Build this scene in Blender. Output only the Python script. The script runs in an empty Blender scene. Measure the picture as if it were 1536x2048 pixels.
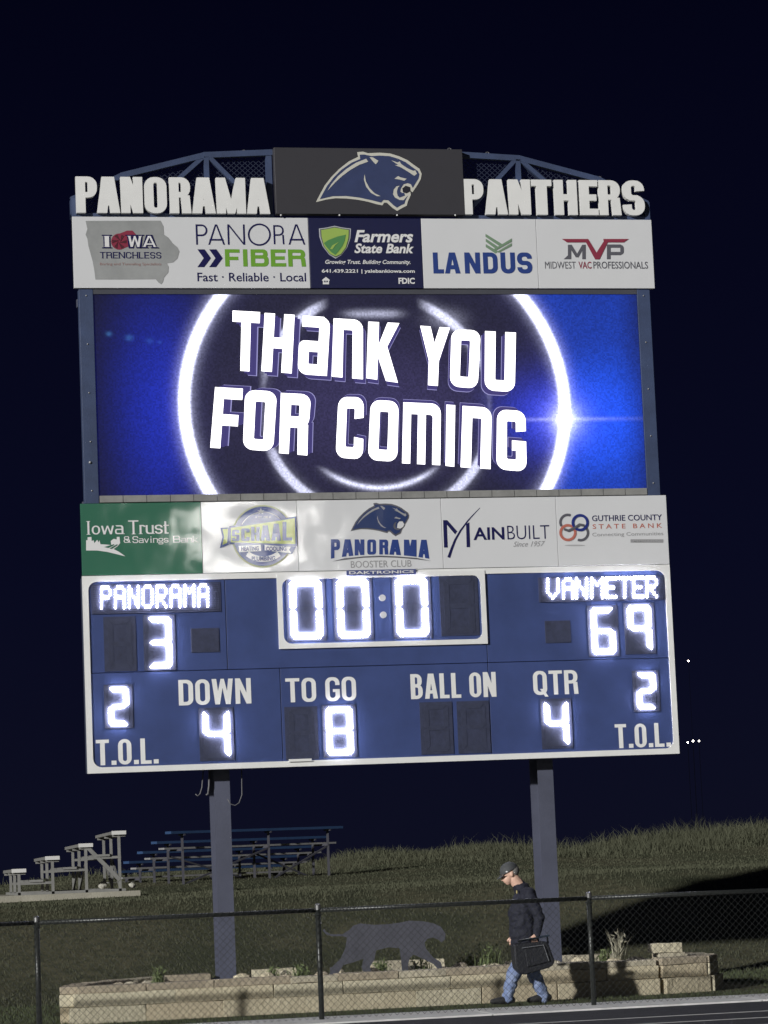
import bpy, math, random
import numpy as np
from mathutils import Vector, Matrix
from mathutils.geometry import delaunay_2d_cdt
random.seed(7); rng = np.random.default_rng(7)
S = bpy.context.scene; COL = S.collection
# ------------------------------------------------------------------ camera, sky, light, exposure
CF, CX, CY, CZ, YAW, PITCH, ROLL = 5784.08, -7.535, -35.78, 1.672, .209169, .121167, -.0413033
_f = np.array([math.sin(YAW)*math.cos(PITCH), math.cos(YAW)*math.cos(PITCH), math.sin(PITCH)])
_r0 = np.array([math.cos(YAW), -math.sin(YAW), 0.]); _u0 = np.cross(_r0, _f)
_r = _r0*math.cos(ROLL)+_u0*math.sin(ROLL); _u = -_r0*math.sin(ROLL)+_u0*math.cos(ROLL)
_C = np.array([CX, CY, CZ])
cd = bpy.data.cameras.new('camera'); cam = bpy.data.objects.new('camera', cd); COL.objects.link(cam)
cd.sensor_fit = 'VERTICAL'; cd.sensor_height = 24; cd.lens = CF/2048*24; cd.clip_start = .5; cd.clip_end = 6000
M = Matrix(((_r[0], _u[0], -_f[0], CX), (_r[1], _u[1], -_f[1], CY), (_r[2], _u[2], -_f[2], CZ), (0, 0, 0, 1)))
cam.matrix_world = M; S.camera = cam
S.render.resolution_x = 768; S.render.resolution_y = 1024
S.view_settings.view_transform = 'Standard'; S.view_settings.look = 'None'
S.view_settings.exposure = 0; S.view_settings.gamma = 1
SUN_DIR = Vector((.93, .81, -.355)).normalized()        # where the floodlight shines to
w = bpy.data.worlds.new('World'); S.world = w; w.use_nodes = True
nt = w.node_tree; nt.nodes.clear()
wo = nt.nodes.new('ShaderNodeOutputWorld'); bg = nt.nodes.new('ShaderNodeBackground')
tc = nt.nodes.new('ShaderNodeTexCoord'); sx = nt.nodes.new('ShaderNodeSeparateXYZ'); rp = nt.nodes.new('ShaderNodeValToRGB')
nt.links.new(tc.outputs['Generated'], sx.inputs[0]); nt.links.new(sx.outputs[2], rp.inputs[0])
nt.links.new(rp.outputs[0], bg.inputs[0]); nt.links.new(bg.outputs[0], wo.inputs[0])
e = rp.color_ramp.elements
e[0].position = 0; e[0].color = (.0042, .0048, .0145, 1)
e[1].position = .30; e[1].color = (.0010, .0012, .0072, 1)
k = e.new(.10); k.color = (.0027, .0032, .0135, 1)
sl = bpy.data.lights.new('floodlight_sun', 'SUN'); sl.energy = 3.55; sl.angle = math.radians(1.5); sl.color = (1, .985, .96)
so = bpy.data.objects.new('floodlight_sun', sl); COL.objects.link(so)
so.rotation_euler = SUN_DIR.to_track_quat('-Z', 'Y').to_euler(); so.location = (-30, -40, 20)

# ------------------------------------------------------------------ helpers
def ray(px, py): return _f + _r*(px-768)/CF - _u*(py-1024)/CF
def YP(px, py, y=0.):                       # point of the upright plane y that the photo shows at this pixel (x, z)
    d = ray(px, py); t = (y-CY)/d[1]; p = _C+d*t; return (p[0], p[2])
def GP(px, py, z=0.):
    d = ray(px, py); t = (z-CZ)/d[2]; p = _C+d*t; return (p[0], p[1])

_m = {}
def mat(name, col, rough=.6, metal=0., var=.0, scale=6., bump=0., bscale=40., emit=None, estr=0., col2=None, spec=.5, detail=6, bdet=4):
    if name in _m: return _m[name]
    if name.endswith('_ink') or name in ('print_white', 'ring_blue', 'iowa_grey', 'panther_print_blue'): rough, bump, bscale, bdet, var = .085, .42, 1.6, 1.6, 0   # printed on the same glossy vinyl
    m = bpy.data.materials.new(name); m.use_nodes = True; n = m.node_tree; b = n.nodes['Principled BSDF']; _m[name] = m
    b.inputs['Base Color'].default_value = (*col, 1); b.inputs['Roughness'].default_value = rough
    b.inputs['Metallic'].default_value = metal; b.inputs['Specular IOR Level'].default_value = spec
    if emit is not None:
        b.inputs['Emission Color'].default_value = (*emit, 1); b.inputs['Emission Strength'].default_value = estr
    t = n.nodes.new('ShaderNodeTexCoord')
    if var or col2:
        no = n.nodes.new('ShaderNodeTexNoise'); no.inputs['Scale'].default_value = scale; no.inputs['Detail'].default_value = detail
        no.inputs['Roughness'].default_value = .65
        n.links.new(t.outputs['Object'], no.inputs['Vector'])
        mr = n.nodes.new('ShaderNodeMapRange'); mr.inputs[1].default_value = .3; mr.inputs[2].default_value = .7
        n.links.new(no.outputs[0], mr.inputs[0])
        mx = n.nodes.new('ShaderNodeMix'); mx.data_type = 'RGBA'
        c2 = col2 or tuple(c*(1-var) for c in col)
        mx.inputs[6].default_value = (*col, 1); mx.inputs[7].default_value = (*c2, 1)
        n.links.new(mr.outputs[0], mx.inputs[0]); n.links.new(mx.outputs[2], b.inputs['Base Color'])
        mr2 = n.nodes.new('ShaderNodeMapRange'); mr2.inputs[3].default_value = max(.02, rough-.08); mr2.inputs[4].default_value = min(1, rough+.1)
        n.links.new(no.outputs[0], mr2.inputs[0]); n.links.new(mr2.outputs[0], b.inputs['Roughness'])
    if bump:
        n2 = n.nodes.new('ShaderNodeTexNoise'); n2.inputs['Scale'].default_value = bscale; n2.inputs['Detail'].default_value = bdet
        n.links.new(t.outputs['Object'], n2.inputs['Vector'])
        bp = n.nodes.new('ShaderNodeBump'); bp.inputs['Strength'].default_value = bump; bp.inputs['Distance'].default_value = .02
        n.links.new(n2.outputs[0], bp.inputs['Height']); n.links.new(bp.outputs[0], b.inputs['Normal'])
    return m

def thing(name, label, cat, loc=(0, 0, 0), group=None):
    o = bpy.data.objects.new(name, None); COL.objects.link(o); o.location = loc; o.empty_display_size = .1
    o['label'] = label; o['category'] = cat
    if group: o['group'] = group
    return o
def wloc(o):
    v = Vector((0, 0, 0))
    while o: v += o.location; o = o.parent
    return v
def put(name, me, m, parent=None, label=None, kind=None, cat=None, loc=None):
    o = bpy.data.objects.new(name, me); COL.objects.link(o)
    if m and not me.materials: me.materials.append(m)
    if parent: o.parent = parent
    if loc is not None: o.location = loc
    if label: o['label'] = label
    if kind: o['kind'] = kind
    if cat: o['category'] = cat
    return o
class MB:
    def __init__(s): s.v = []; s.f = []
    def add(s, vs, fs):
        n = len(s.v); s.v += [tuple(map(float, q)) for q in vs]; s.f += [tuple(i+n for i in f) for f in fs]; return s
    def box(s, x0, x1, y0, y1, z0, z1):
        if x0 > x1: x0, x1 = x1, x0
        v = [(x0, y0, z0), (x1, y0, z0), (x1, y1, z0), (x0, y1, z0), (x0, y0, z1), (x1, y0, z1), (x1, y1, z1), (x0, y1, z1)]
        return s.add(v, [(0, 3, 2, 1), (4, 5, 6, 7), (0, 1, 5, 4), (1, 2, 6, 5), (2, 3, 7, 6), (3, 0, 4, 7)])
    def bar(s, a, b, w, h=None, up=(0, 0, 1)):          # rectangular bar from a to b
        h = h or w; a = Vector(a); b = Vector(b); d = (b-a).normalized(); u = Vector(up)
        if abs(d.dot(u)) > .95: u = Vector((0, 1, 0))
        r = d.cross(u).normalized(); u = r.cross(d).normalized(); v = []
        for p in (a, b):
            for i, j in ((-1, -1), (1, -1), (1, 1), (-1, 1)): v.append(p+r*(w/2*i)+u*(h/2*j))
        return s.add(v, [(0, 1, 2, 3), (7, 6, 5, 4), (0, 4, 5, 1), (1, 5, 6, 2), (2, 6, 7, 3), (3, 7, 4, 0)])
    def tube(s, pts, r, n=8, cap=True):
        pts = [Vector(p) for p in pts]; rs = r if isinstance(r, (list, tuple)) else [r]*len(pts); vs = []
        pu = None
        for i, p in enumerate(pts):
            d = (pts[min(i+1, len(pts)-1)]-pts[max(i-1, 0)]).normalized()
            u = pu or (Vector((0, 0, 1)) if abs(d.z) < .9 else Vector((1, 0, 0)))
            u = (u-d*u.dot(d)).normalized(); pu = u; q = d.cross(u)
            for k in range(n):
                a = 2*math.pi*k/n; vs.append(p+(u*math.cos(a)+q*math.sin(a))*rs[i])
        fs = [(i*n+k, i*n+(k+1) % n, (i+1)*n+(k+1) % n, (i+1)*n+k) for i in range(len(pts)-1) for k in range(n)]
        if cap: fs += [tuple(range(n-1, -1, -1)), tuple(range((len(pts)-1)*n, len(pts)*n))]
        return s.add(vs, fs)
    def ball(s, c, r, seg=12, ring=8):
        r = r if isinstance(r, (tuple, list)) else (r, r, r); v = []; f = []
        for i in range(ring+1):
            t = math.pi*i/ring
            for k in range(seg):
                a = 2*math.pi*k/seg; v.append((c[0]+r[0]*math.sin(t)*math.cos(a), c[1]+r[1]*math.sin(t)*math.sin(a), c[2]+r[2]*math.cos(t)))
        for i in range(ring):
            for k in range(seg): f.append((i*seg+k, (i+1)*seg+k, (i+1)*seg+(k+1) % seg, i*seg+(k+1) % seg))
        return s.add(v, f)
    def mesh(s, name, origin=(0, 0, 0), smooth=False):
        me = bpy.data.meshes.new(name); o = Vector(origin)
        me.from_pydata([(a-o.x, b-o.y, c-o.z) for a, b, c in s.v], [], s.f); me.validate(); me.update()
        if smooth:
            for p in me.polygons: p.use_smooth = True
        return me
    def build(s, name, m, parent=None, label=None, kind=None, smooth=False, bevel=0, cat=None):
        o = put(name, s.mesh(name, wloc(parent) if parent else (0, 0, 0), smooth), m, parent, label, kind, cat)
        if bevel:
            b = o.modifiers.new('bevel', 'BEVEL'); b.width = bevel; b.segments = 2; b.limit_method = 'ANGLE'
        return o

# ---- flat shapes: a list of filled outlines (united) in the upright plane, drawn as a sheet or a plate
def union2d(polys):
    vs, fs = [], []
    clean = []
    for p in polys:
        q = []
        for c in p:
            if not q or abs(c[0]-q[-1][0])+abs(c[1]-q[-1][1]) > 4e-5: q.append(c)
        if len(q) > 2 and abs(q[0][0]-q[-1][0])+abs(q[0][1]-q[-1][1]) < 4e-5: q.pop()
        if len(q) > 2: clean.append(q)
    polys = clean; clean = []
    for p in polys:
        a = sum(p[i][0]*p[(i+1) % len(p)][1]-p[(i+1) % len(p)][0]*p[i][1] for i in range(len(p)))
        if abs(a) < 4e-8: continue
        clean.append(np.array([tuple(c) for c in p], float))
        q = list(p) if a > 0 else list(p)[::-1]
        fs.append(list(range(len(vs), len(vs)+len(q)))); vs += [Vector(c) for c in q]
    r = delaunay_2d_cdt(vs, [], fs, 1, 1e-6, True)
    V = np.array([tuple(v) for v in r[0]]); T = r[2]; C3 = np.array([V[list(t)].mean(0) for t in T]); ok = np.zeros(len(T), bool)
    for p in clean:                          # keep a triangle when its centre lies in one of the outlines
        q = np.roll(p, -1, 0); px, py = C3[:, :1], C3[:, 1:]
        cr = ((p[:, 1] > py) != (q[:, 1] > py)) & (px < (q[:, 0]-p[:, 0])*(py-p[:, 1])/(q[:, 1]-p[:, 1]+1e-30)+p[:, 0])
        ok |= (cr.sum(1) % 2 == 1)
    return r[0], [t for t, k_ in zip(T, ok) if k_]
def plate(polys, y0, depth=0.):
    V2, T = union2d(polys); b = MB()
    if depth <= 0:
        b.add([(v[0], y0, v[1]) for v in V2], [tuple(t) for t in T]); return b
    n = len(V2); vs = [(v[0], y0, v[1]) for v in V2]+[(v[0], y0+depth, v[1]) for v in V2]
    fs = [tuple(t) for t in T]+[tuple(i+n for i in t[::-1]) for t in T]
    ed = {}
    for t in T:
        for i in range(3):
            a, c = t[i], t[(i+1) % 3]; ed[(a, c)] = 1
    for (a, c) in ed:
        if (c, a) not in ed: fs.append((c, a, a+n, c+n))
    b.add(vs, fs); return b
def circ(cx, cy, r, n=32, ry=None): return [(cx+r*math.cos(2*math.pi*i/n), cy+(ry or r)*math.sin(2*math.pi*i/n)) for i in range(n)]
def strip(pts, w):                           # thick polyline as quads with round joints; w number or list
    out = []; ws = w if isinstance(w, (list, tuple)) else [w]*len(pts)
    for i in range(len(pts)-1):
        (x0, y0), (x1, y1) = pts[i], pts[i+1]; d = math.hypot(x1-x0, y1-y0)
        if d < 1e-9: continue
        nx, ny = -(y1-y0)/d/2, (x1-x0)/d/2; a, b = ws[i], ws[i+1]
        out.append([(x0-nx*a, y0-ny*a), (x1-nx*b, y1-ny*b), (x1+nx*b, y1+ny*b), (x0+nx*a, y0+ny*a)])
        if 0 < i: out.append(circ(x0, y0, a/2, 10))
    return out
def arc(cx, cy, r, a0, a1, n=20, ry=None): return [(cx+r*math.cos(math.radians(a0+(a1-a0)*i/n)), cy+(ry or r)*math.sin(math.radians(a0+(a1-a0)*i/n))) for i in range(n+1)]
def rrect(x0, y0, x1, y1, rs, n=5):          # corner radii: bl, br, tr, tl ; sides sampled so they can be cut
    if not isinstance(rs, (list, tuple)): rs = [rs]*4
    P = []
    cs = [((x0, y0), 180, rs[0], (1, 1)), ((x1, y0), 270, rs[1], (-1, 1)), ((x1, y1), 0, rs[2], (-1, -1)), ((x0, y1), 90, rs[3], (1, -1))]
    K = 12; cor = []
    for (cx, cy), a0, r, (sx_, sy_) in cs:
        ccx, ccy = cx+sx_*r, cy+sy_*r
        cor.append([(ccx+r*math.cos(math.radians(a0+90*i/n)), ccy+r*math.sin(math.radians(a0+90*i/n))) for i in range(n+1)])
    for i in range(4):
        P += cor[i]; a = cor[i][-1]; b = cor[(i+1) % 4][0]
        P += [(a[0]+(b[0]-a[0])*j/K, a[1]+(b[1]-a[1])*j/K) for j in range(1, K)]
    return P
def ring(x0, y0, x1, y1, sx_, sy_, rs, keep=None):
    if not isinstance(rs, (list, tuple)): rs = [rs]*4
    o = rrect(x0, y0, x1, y1, rs); lim = max(0, min((x1-x0)/2-sx_, (y1-y0)/2-sy_)*.98); rs = [min(r, (x1-x0)/2*.99, (y1-y0)/2*.99) for r in rs]; o = rrect(x0, y0, x1, y1, rs)
    i_ = rrect(x0+sx_, y0+sy_, x1-sx_, y1-sy_, [min(lim, max(0, r-min(sx_, sy_)*.8)) for r in rs]); out = []
    for k in range(len(o)):
        k2 = (k+1) % len(o); q = [o[k], o[k2], i_[k2], i_[k]]
        mx, my = sum(p[0] for p in q)/4, sum(p[1] for p in q)/4
        if keep is None or keep(mx, my): out.append(q)
    return out
def bx2(x0, y0, x1, y1): return [(x0, y0), (x1, y0), (x1, y1), (x0, y1)]
def dg(x0, y0, x1, y1, s): return [(x0-s/2, y0), (x0+s/2, y0), (x1+s/2, y1), (x1-s/2, y1)]
def serifs(w, s, sf, spots):                 # little feet
    return [bx2(x-s*.5-sf, y if y < .5 else y-sf*.55, x+s*.5+sf, y+sf*.55 if y < .5 else y) for x, y in spots]
def glyph(c, w, s, t, r=None, sf=0.):        # height 1, width w, stem s, cross stroke t
    if r is None: r = min(w/2, .30)
    h = s/2; A = []; sp = []
    if c == 'I': A = [bx2(w/2-h, 0, w/2+h, 1)]; sp = [(w/2, 0), (w/2, 1)]
    elif c == 'L': A = [bx2(0, 0, s, 1), bx2(0, 0, w, t)]; sp = [(h, 0), (h, 1)]
    elif c == 'E': A = [bx2(0, 0, s, 1), bx2(0, 0, w, t), bx2(0, 1-t, w, 1), bx2(0, .5-t/2, w*.92, .5+t/2)]; sp = [(h, 0), (h, 1)]
    elif c == 'F': A = [bx2(0, 0, s, 1), bx2(0, 1-t, w, 1), bx2(0, .47-t/2, w*.9, .47+t/2)]; sp = [(h, 0), (h, 1)]
    elif c == 'T': A = [bx2(w/2-h, 0, w/2+h, 1), bx2(0, 1-t, w, 1)]; sp = [(w/2, 0)]
    elif c == 'H': A = [bx2(0, 0, s, 1), bx2(w-s, 0, w, 1), bx2(0, .5-t/2, w, .5+t/2)]; sp = [(h, 0), (h, 1), (w-h, 0), (w-h, 1)]
    elif c == 'O' or c == '0': A = ring(0, 0, w, 1, s, t, r)
    elif c == 'Q': A = ring(0, 0, w, 1, s, t, r)+[dg(w*.95, -.08, w*.6, .25, s*.8)]
    elif c == 'D': A = ring(0, 0, w, 1, s, t, [0, r, r, 0]); sp = [(h, 0), (h, 1)]
    elif c == 'C': A = ring(0, 0, w, 1, s, t, r, lambda x, y: not (x > w-s*1.02 and .34 < y < .66))
    elif c == 'G': A = ring(0, 0, w, 1, s, t, r, lambda x, y: not (x > w-s*1.02 and .45 < y < .68))+[bx2(w-s, .05 if r < .1 else t, w, .5), bx2(w*.52, .5-t*.9, w, .5)]
    elif c == 'U': A = ring(0, 0, w, 1.3, s, t, [r, r, 0, 0], lambda x, y: y < .55)+[bx2(0, .5, s, 1), bx2(w-s, .5, w, 1)]; sp = [(h, 1), (w-h, 1)]
    elif c == 'P': A = ring(0, .42, w, 1, s, t, [0, min(r, .28), min(r, .28), 0])+[bx2(0, 0, s, 1)]; sp = [(h, 0), (h, 1)]
    elif c == 'R':
        A = ring(0, .44, w*.97, 1, s, t, [0, min(r, .27), min(r, .27), 0])+[bx2(0, 0, s, 1)]
        A += [dg(w-h, 0, w*.97-h*1.15, .5, s)]; sp = [(h, 0), (h, 1)]
    elif c == 'B': A = ring(0, .46, w*.95, 1, s, t, [0, min(r, .24), min(r, .24), 0])+ring(0, 0, w, .46+t, s, t, [0, min(r, .25), min(r, .25), 0]); sp = [(h, 0), (h, 1)]
    elif c == 'S':
        rr = min(r, w/2, .27)
        A = ring(0, .5-t/2, w, 1, s, t, rr, lambda x, y: not (x > w-s*1.05 and y < .70) and not (y < .5+t*.6 and x > w*.55))
        A += ring(0, 0, w, .5+t/2, s, t, rr, lambda x, y: not (x < s*1.05 and y > .30) and not (y > .5-t*.6 and x < w*.45))
        A += [bx2(w*.3, .5-t/2, w*.7, .5+t/2)]
    elif c == 'A':
        tw = s*.62; A = [[(0, 0), (s, 0), (w/2+tw*.15+s*.18, 1), (w/2-tw, 1)], [(w-s, 0), (w, 0), (w/2+tw, 1), (w/2-tw*.15-s*.18, 1)], bx2(w*.22, .20, w*.78, .20+t)]
        A[-1] = [(s*.6, .2), (w-s*.6, .2), (w-s*.6-(.2)*w*.42*.5, .2+t), (s*.6+.2*w*.42*.5, .2+t)]; sp = [(h, 0), (w-h, 0)]
    elif c == 'N': A = [bx2(0, 0, s, 1), bx2(w-s, 0, w, 1), [(w-s*1.05, 0), (w, 0), (s*1.05, 1), (0, 1)]]; sp = [(h, 0), (h, 1), (w-h, 1)]
    elif c == 'M': A = [bx2(0, 0, s, 1), bx2(w-s, 0, w, 1), [(w/2-h*.8, 0), (w/2+h*.8, 0), (s, 1), (0, 1)], [(w/2-h*.8, 0), (w/2+h*.8, 0), (w, 1), (w-s, 1)]]; sp = [(h, 0), (h, 1), (w-h, 0), (w-h, 1)]
    elif c == 'W': q = w/2; A = [[(q*.5-h, 0), (q*.5+h, 0), (s, 1), (0, 1)], [(q*.5-h, 0), (q*.5+h, 0), (q+h*.7, 1), (q-h*.7, 1)], [(q*1.5-h, 0), (q*1.5+h, 0), (q+h*.7, 1), (q-h*.7, 1)], [(q*1.5-h, 0), (q*1.5+h, 0), (w, 1), (w-s, 1)]]; sp = [(h, 1), (w-h, 1)]
    elif c == 'V': A = [[(w/2-h, 0), (w/2+h, 0), (s, 1), (0, 1)], [(w/2-h, 0), (w/2+h, 0), (w, 1), (w-s, 1)]]; sp = [(h, 1), (w-h, 1)]
    elif c == 'Y': A = [bx2(w/2-h, 0, w/2+h, .5), [(w/2-h, .42), (w/2+h, .42), (s, 1), (0, 1)], [(w/2-h, .42), (w/2+h, .42), (w, 1), (w-s, 1)]]
    elif c == 'K': A = [bx2(0, 0, s, 1), [(s*.6, .38), (s*1.6, .5), (w, 1), (w-s*1.1, 1)], [(w-s*1.1, 0), (w, 0), (s*1.7, .66), (s*.8, .5)]]; sp = [(h, 0), (h, 1)]
    elif c == '.': A = [bx2(0, 0, s*1.05, s*.9)]
    elif c == '~a': A = ring(0, 0, w, .58, s, t, [r, 0, 0, r*.6])+[bx2(w-s, 0, w, .85), bx2(.04, 1-t, w*.8, 1)]+ring(-.3, .3, w, 1, s, t, [0, 0, r, 0], lambda x, y: x > w*.5 and y > .6)
    elif c == '~n': A = ring(0, -.3, w, 1, s, t, [0, 0, r, 0], lambda x, y: y > .3)+[bx2(0, 0, s, .5), bx2(w-s, 0, w, .5)]
    elif c == '~m': A = ring(0, -.3, w, 1, s, t, [0, 0, r, 0], lambda x, y: y > .3)+[bx2(0, 0, s, .5), bx2(w-s, 0, w, .5), bx2(w/2-h, 0, w/2+h, 1)]
    # lower case (x height .64)
    elif c == 'o': A = ring(0, 0, w, .66, s, t, min(w/2, .3))
    elif c == 'w': A = [[(x*.64 if 0 else x, y*.64) for x, y in q] for q in glyph('W', w, s, t)]; sp = []
    elif c == 'v': A = [[(x, y*.64) for x, y in q] for q in glyph('V', w, s, t)]
    elif c == 'n': A = ring(0, -.3, w, .66, s, t, [0, 0, .2, 0], lambda x, y: y > .2)+[bx2(0, 0, s, .64), bx2(w-s, 0, w, .4)]; sp = [(h, 0), (w-h, 0)]
    elif c == 'u': A = ring(0, 0, w, 1, s, t, [.2, .1, 0, 0], lambda x, y: y < .4)+[bx2(0, .3, s, .64), bx2(w-s, 0, w, .64)]; sp = [(w-h, 0)]
    elif c == 'r': A = [bx2(0, 0, s, .64)]+ring(0, .1, w*1.2, .66, s, t, [0, 0, .2, 0], lambda x, y: y > .55 or (x > w*.9 and y > .5)); sp = [(h, 0)]
    elif c == 'i': A = [bx2(w/2-h, 0, w/2+h, .64), circ(w/2, .86, s*.62, 12)]; sp = [(w/2, 0)]
    elif c == 't': A = [bx2(w*.35-h, .05, w*.35+h, .9), bx2(0, .56, w, .64), bx2(w*.35-h, 0, w*.95, t)]
    elif c == 's': A = [[(x, y*.66) for x, y in q] for q in glyph('S', w, s, t*1.4)]
    elif c == 'a': A = ring(0, 0, w, .40, s*.8, t, [.15, 0, 0, .15])+[bx2(w-s, 0, w, .5)]+ring(-.1, .2, w, .66, s, t, [0, 0, .18, 0], lambda x, y: y > .42 and x > w*.1); sp = [(w-h*.6, 0)]
    elif c == 'g': A = ring(0, .18, w, .66, s, t, .2)+ring(0, -.26, w, .10, s*.8, t, .14)
    elif c == 'k': A = [bx2(0, 0, s, 1), [(s*.6, .22), (s*1.5, .3), (w, .64), (w-s*1.3, .64)], [(w-s*1.2, 0), (w, 0), (s*1.6, .42), (s*.7, .32)]]; sp = [(h, 0), (w-h, 0)]
    elif c == '&': A = ring(.06, .5, w*.75, 1, s, t, .22)+ring(0, 0, w*.85, .54, s, t, .24)+[[(w-s*1.4, 0), (w, 0), (w*.45, .5), (w*.2, .5)]]
    if sf: A = A+serifs(w, s, sf, sp)
    return A
WID = dict(I=.30, L=.55, E=.58, F=.56, T=.66, M=.95, W=1.0, S=.62, A=.74, V=.72, N=.74)
def word(txt, x0, x1, z0, z1, s, t=None, r=None, sf=0, gap=.12, rel=None, ww=1., sp=.3, widths=None):
    """letters of txt fitted in the box; s,t in units of cap height"""
    H = z1-z0; t = t or s; ws = []
    for c in txt:
        if c == ' ': ws.append(sp)
        elif c == 'I' : ws.append(max(s, .12)+ (sf*2))
        elif c == '.': ws.append(s)
        elif c in 'irt': ws.append(.34)
        elif c in 'ousavngk&': ws.append(.52)
        elif c == 'w': ws.append(.8)
        else: ws.append(WID.get(c, .68)*(1 if c != 'I' else 1))
    tot = sum(ws)+gap*(len(txt)-1); free = (x1-x0)/H
    k = (free-gap*(len(txt)-1))/sum(ws); out = []; x = 0
    for c, ww_ in zip(txt, ws):
        W_ = ww_*k if c not in '.' else s
        if c != ' ':
            out.append([[(x0+(x+a)*H, z0+b*H) for a, b in q] for q in glyph(c, W_, s, t, r if r is None else min(r, W_/2), sf)])
        x += W_+gap
    return out
_fc = {}
def btext(txt, x0, x1, z0, z1, y, bold=0., shear=0., thick=0.):
    """text in the built-in typeface, its ink fitted in the box"""
    cu = bpy.data.curves.new('t', 'FONT'); cu.body = txt; cu.offset = bold; cu.shear = shear; cu.resolution_u = 3
    o = bpy.data.objects.new('t', cu); me = bpy.data.meshes.new_from_object(o)
    n = len(me.vertices); co = np.empty(n*3); me.vertices.foreach_get('co', co); co = co.reshape(-1, 3)
    mn, mx = co.min(0), co.max(0)
    X = x0+(co[:, 0]-mn[0])/(mx[0]-mn[0])*(x1-x0); Z = z0+(co[:, 1]-mn[1])/(mx[1]-mn[1])*(z1-z0)
    b = MB(); b.v = [(float(a), y, float(c)) for a, c in zip(X, Z)]; b.f = [tuple(p.vertices) for p in me.polygons]
    bpy.data.objects.remove(o); bpy.data.curves.remove(cu); bpy.data.meshes.remove(me)
    return b
def zmap(ox, oy, sc): return lambda q: [YP(ox+x/sc, oy+y/sc) for x, y in q]

# ------------------------------------------------------------------ materials
STEEL = mat('blue_steel', (.058, .084, .170), .55, 0, .35, 3, .1, 60)
COLUMN = mat('column_paint', (.098, .106, .152), .5, 0, .25, 2.2, .1, 50)
WHITE = mat('sign_white', (.69, .70, .715), .075, 0, 0, 1.2, .42, 1.6, bdet=1.6)
TRIM = mat('white_trim', (.84, .845, .83), .4, 0, .08, 4)
BLUE = mat('score_blue', (.055, .084, .235), .38, 0, .30, 1.3, .12, 2.2)
DARKBOX = mat('digit_face', (.046, .055, .108), .6, 0, .45, 9, .1, 30)
HEAD = mat('header_charcoal', (.043, .042, .050), .55, 0, .12, 3, .1, 120)
NAVY = mat('navy_print', (.014, .016, .062), .4, 0, .1, 5)
INK = mat('navy_ink', (.018, .018, .085), .4)
INKB = mat('blue_ink', (.035, .065, .24), .4)
GREEN = mat('sign_green', (.045, .155, .10), .075, 0, 0, 1.5, .42, 1.6, bdet=1.6)
LIME = mat('lime_ink', (.17, .38, .05), .4)
LIME2 = mat('olive_lime_ink', (.38, .44, .12), .4)
PALEG = mat('pale_green_ink', (.35, .5, .12), .4)
MIDG = mat('mid_green_ink', (.10, .27, .10), .4)
SAGE = mat('sage_ink', (.20, .30, .20), .4)
GREY = mat('grey_ink', (.33, .33, .34), .4, 0, .3, 3)
GREYL = mat('light_grey_ink', (.44, .44, .45), .4)
DGREY = mat('dark_grey_ink', (.12, .12, .14), .4)
RED = mat('maroon_ink', (.27, .045, .075), .4)
SALM = mat('salmon_ink', (.50, .17, .13), .4)
CREAM = mat('cream_ink', (.62, .61, .54), .4)
PBLUE = mat('panther_blue', (.048, .065, .155), .4, 0, .2, 5)
SILVER = mat('silver_ink', (.5, .52, .54), .35)
PWHITE = mat('print_white', (.78, .78, .78), .4)
LED = mat('lit_led', (.9, .9, .9), .4, emit=(.97, .97, 1), estr=3.6)
LEDS = mat('lit_led_side', (.9, .9, .9), .4, emit=(.88, .87, 1), estr=34)  # side glow boosted far above the front to throw a bloom-like halo on the panel
DIMLED = mat('unlit_lens', (.62, .62, .62), .35)
METAL = mat('galvanised', (.42, .42, .42), .45, .6, .2, 8)
ALU = mat('aluminium_bench', (.30, .30, .285), .5, .2, .3, 6)
ALUD = mat('bleacher_frame', (.34, .34, .34), .6, .2, .3, 6)
BBLUE = mat('blue_plank', (.032, .072, .17), .5, 0, .25, 5)
FENCEM = mat('black_vinyl', (.028, .031, .03), .45, 0, .2, 12)
FENCEP = mat('black_post', (.042, .046, .044), .35, .2, .3, 14)
STONES = [mat('limestone_%s' % n, c, .9, 0, .0, 7, .9, 26, col2=c2) for n, c, c2 in (
    ('cream', (.60, .54, .39), (.50, .44, .31)), ('tan', (.57, .50, .355), (.47, .40, .28)), ('pale', (.60, .55, .41), (.50, .46, .335)))]
CAPS = [mat('cap_stone_%s' % n, c, .9, 0, .0, 8, .9, 22, col2=c2) for n, c, c2 in (
    ('brown', (.44, .38, .28), (.28, .24, .18)), ('grey', (.54, .49, .37), (.34, .31, .24)))]
SOIL = mat('bed_soil', (.050, .045, .03), .95, 0, 0, 9, .9, 30, col2=(.075, .085, .04))

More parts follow.
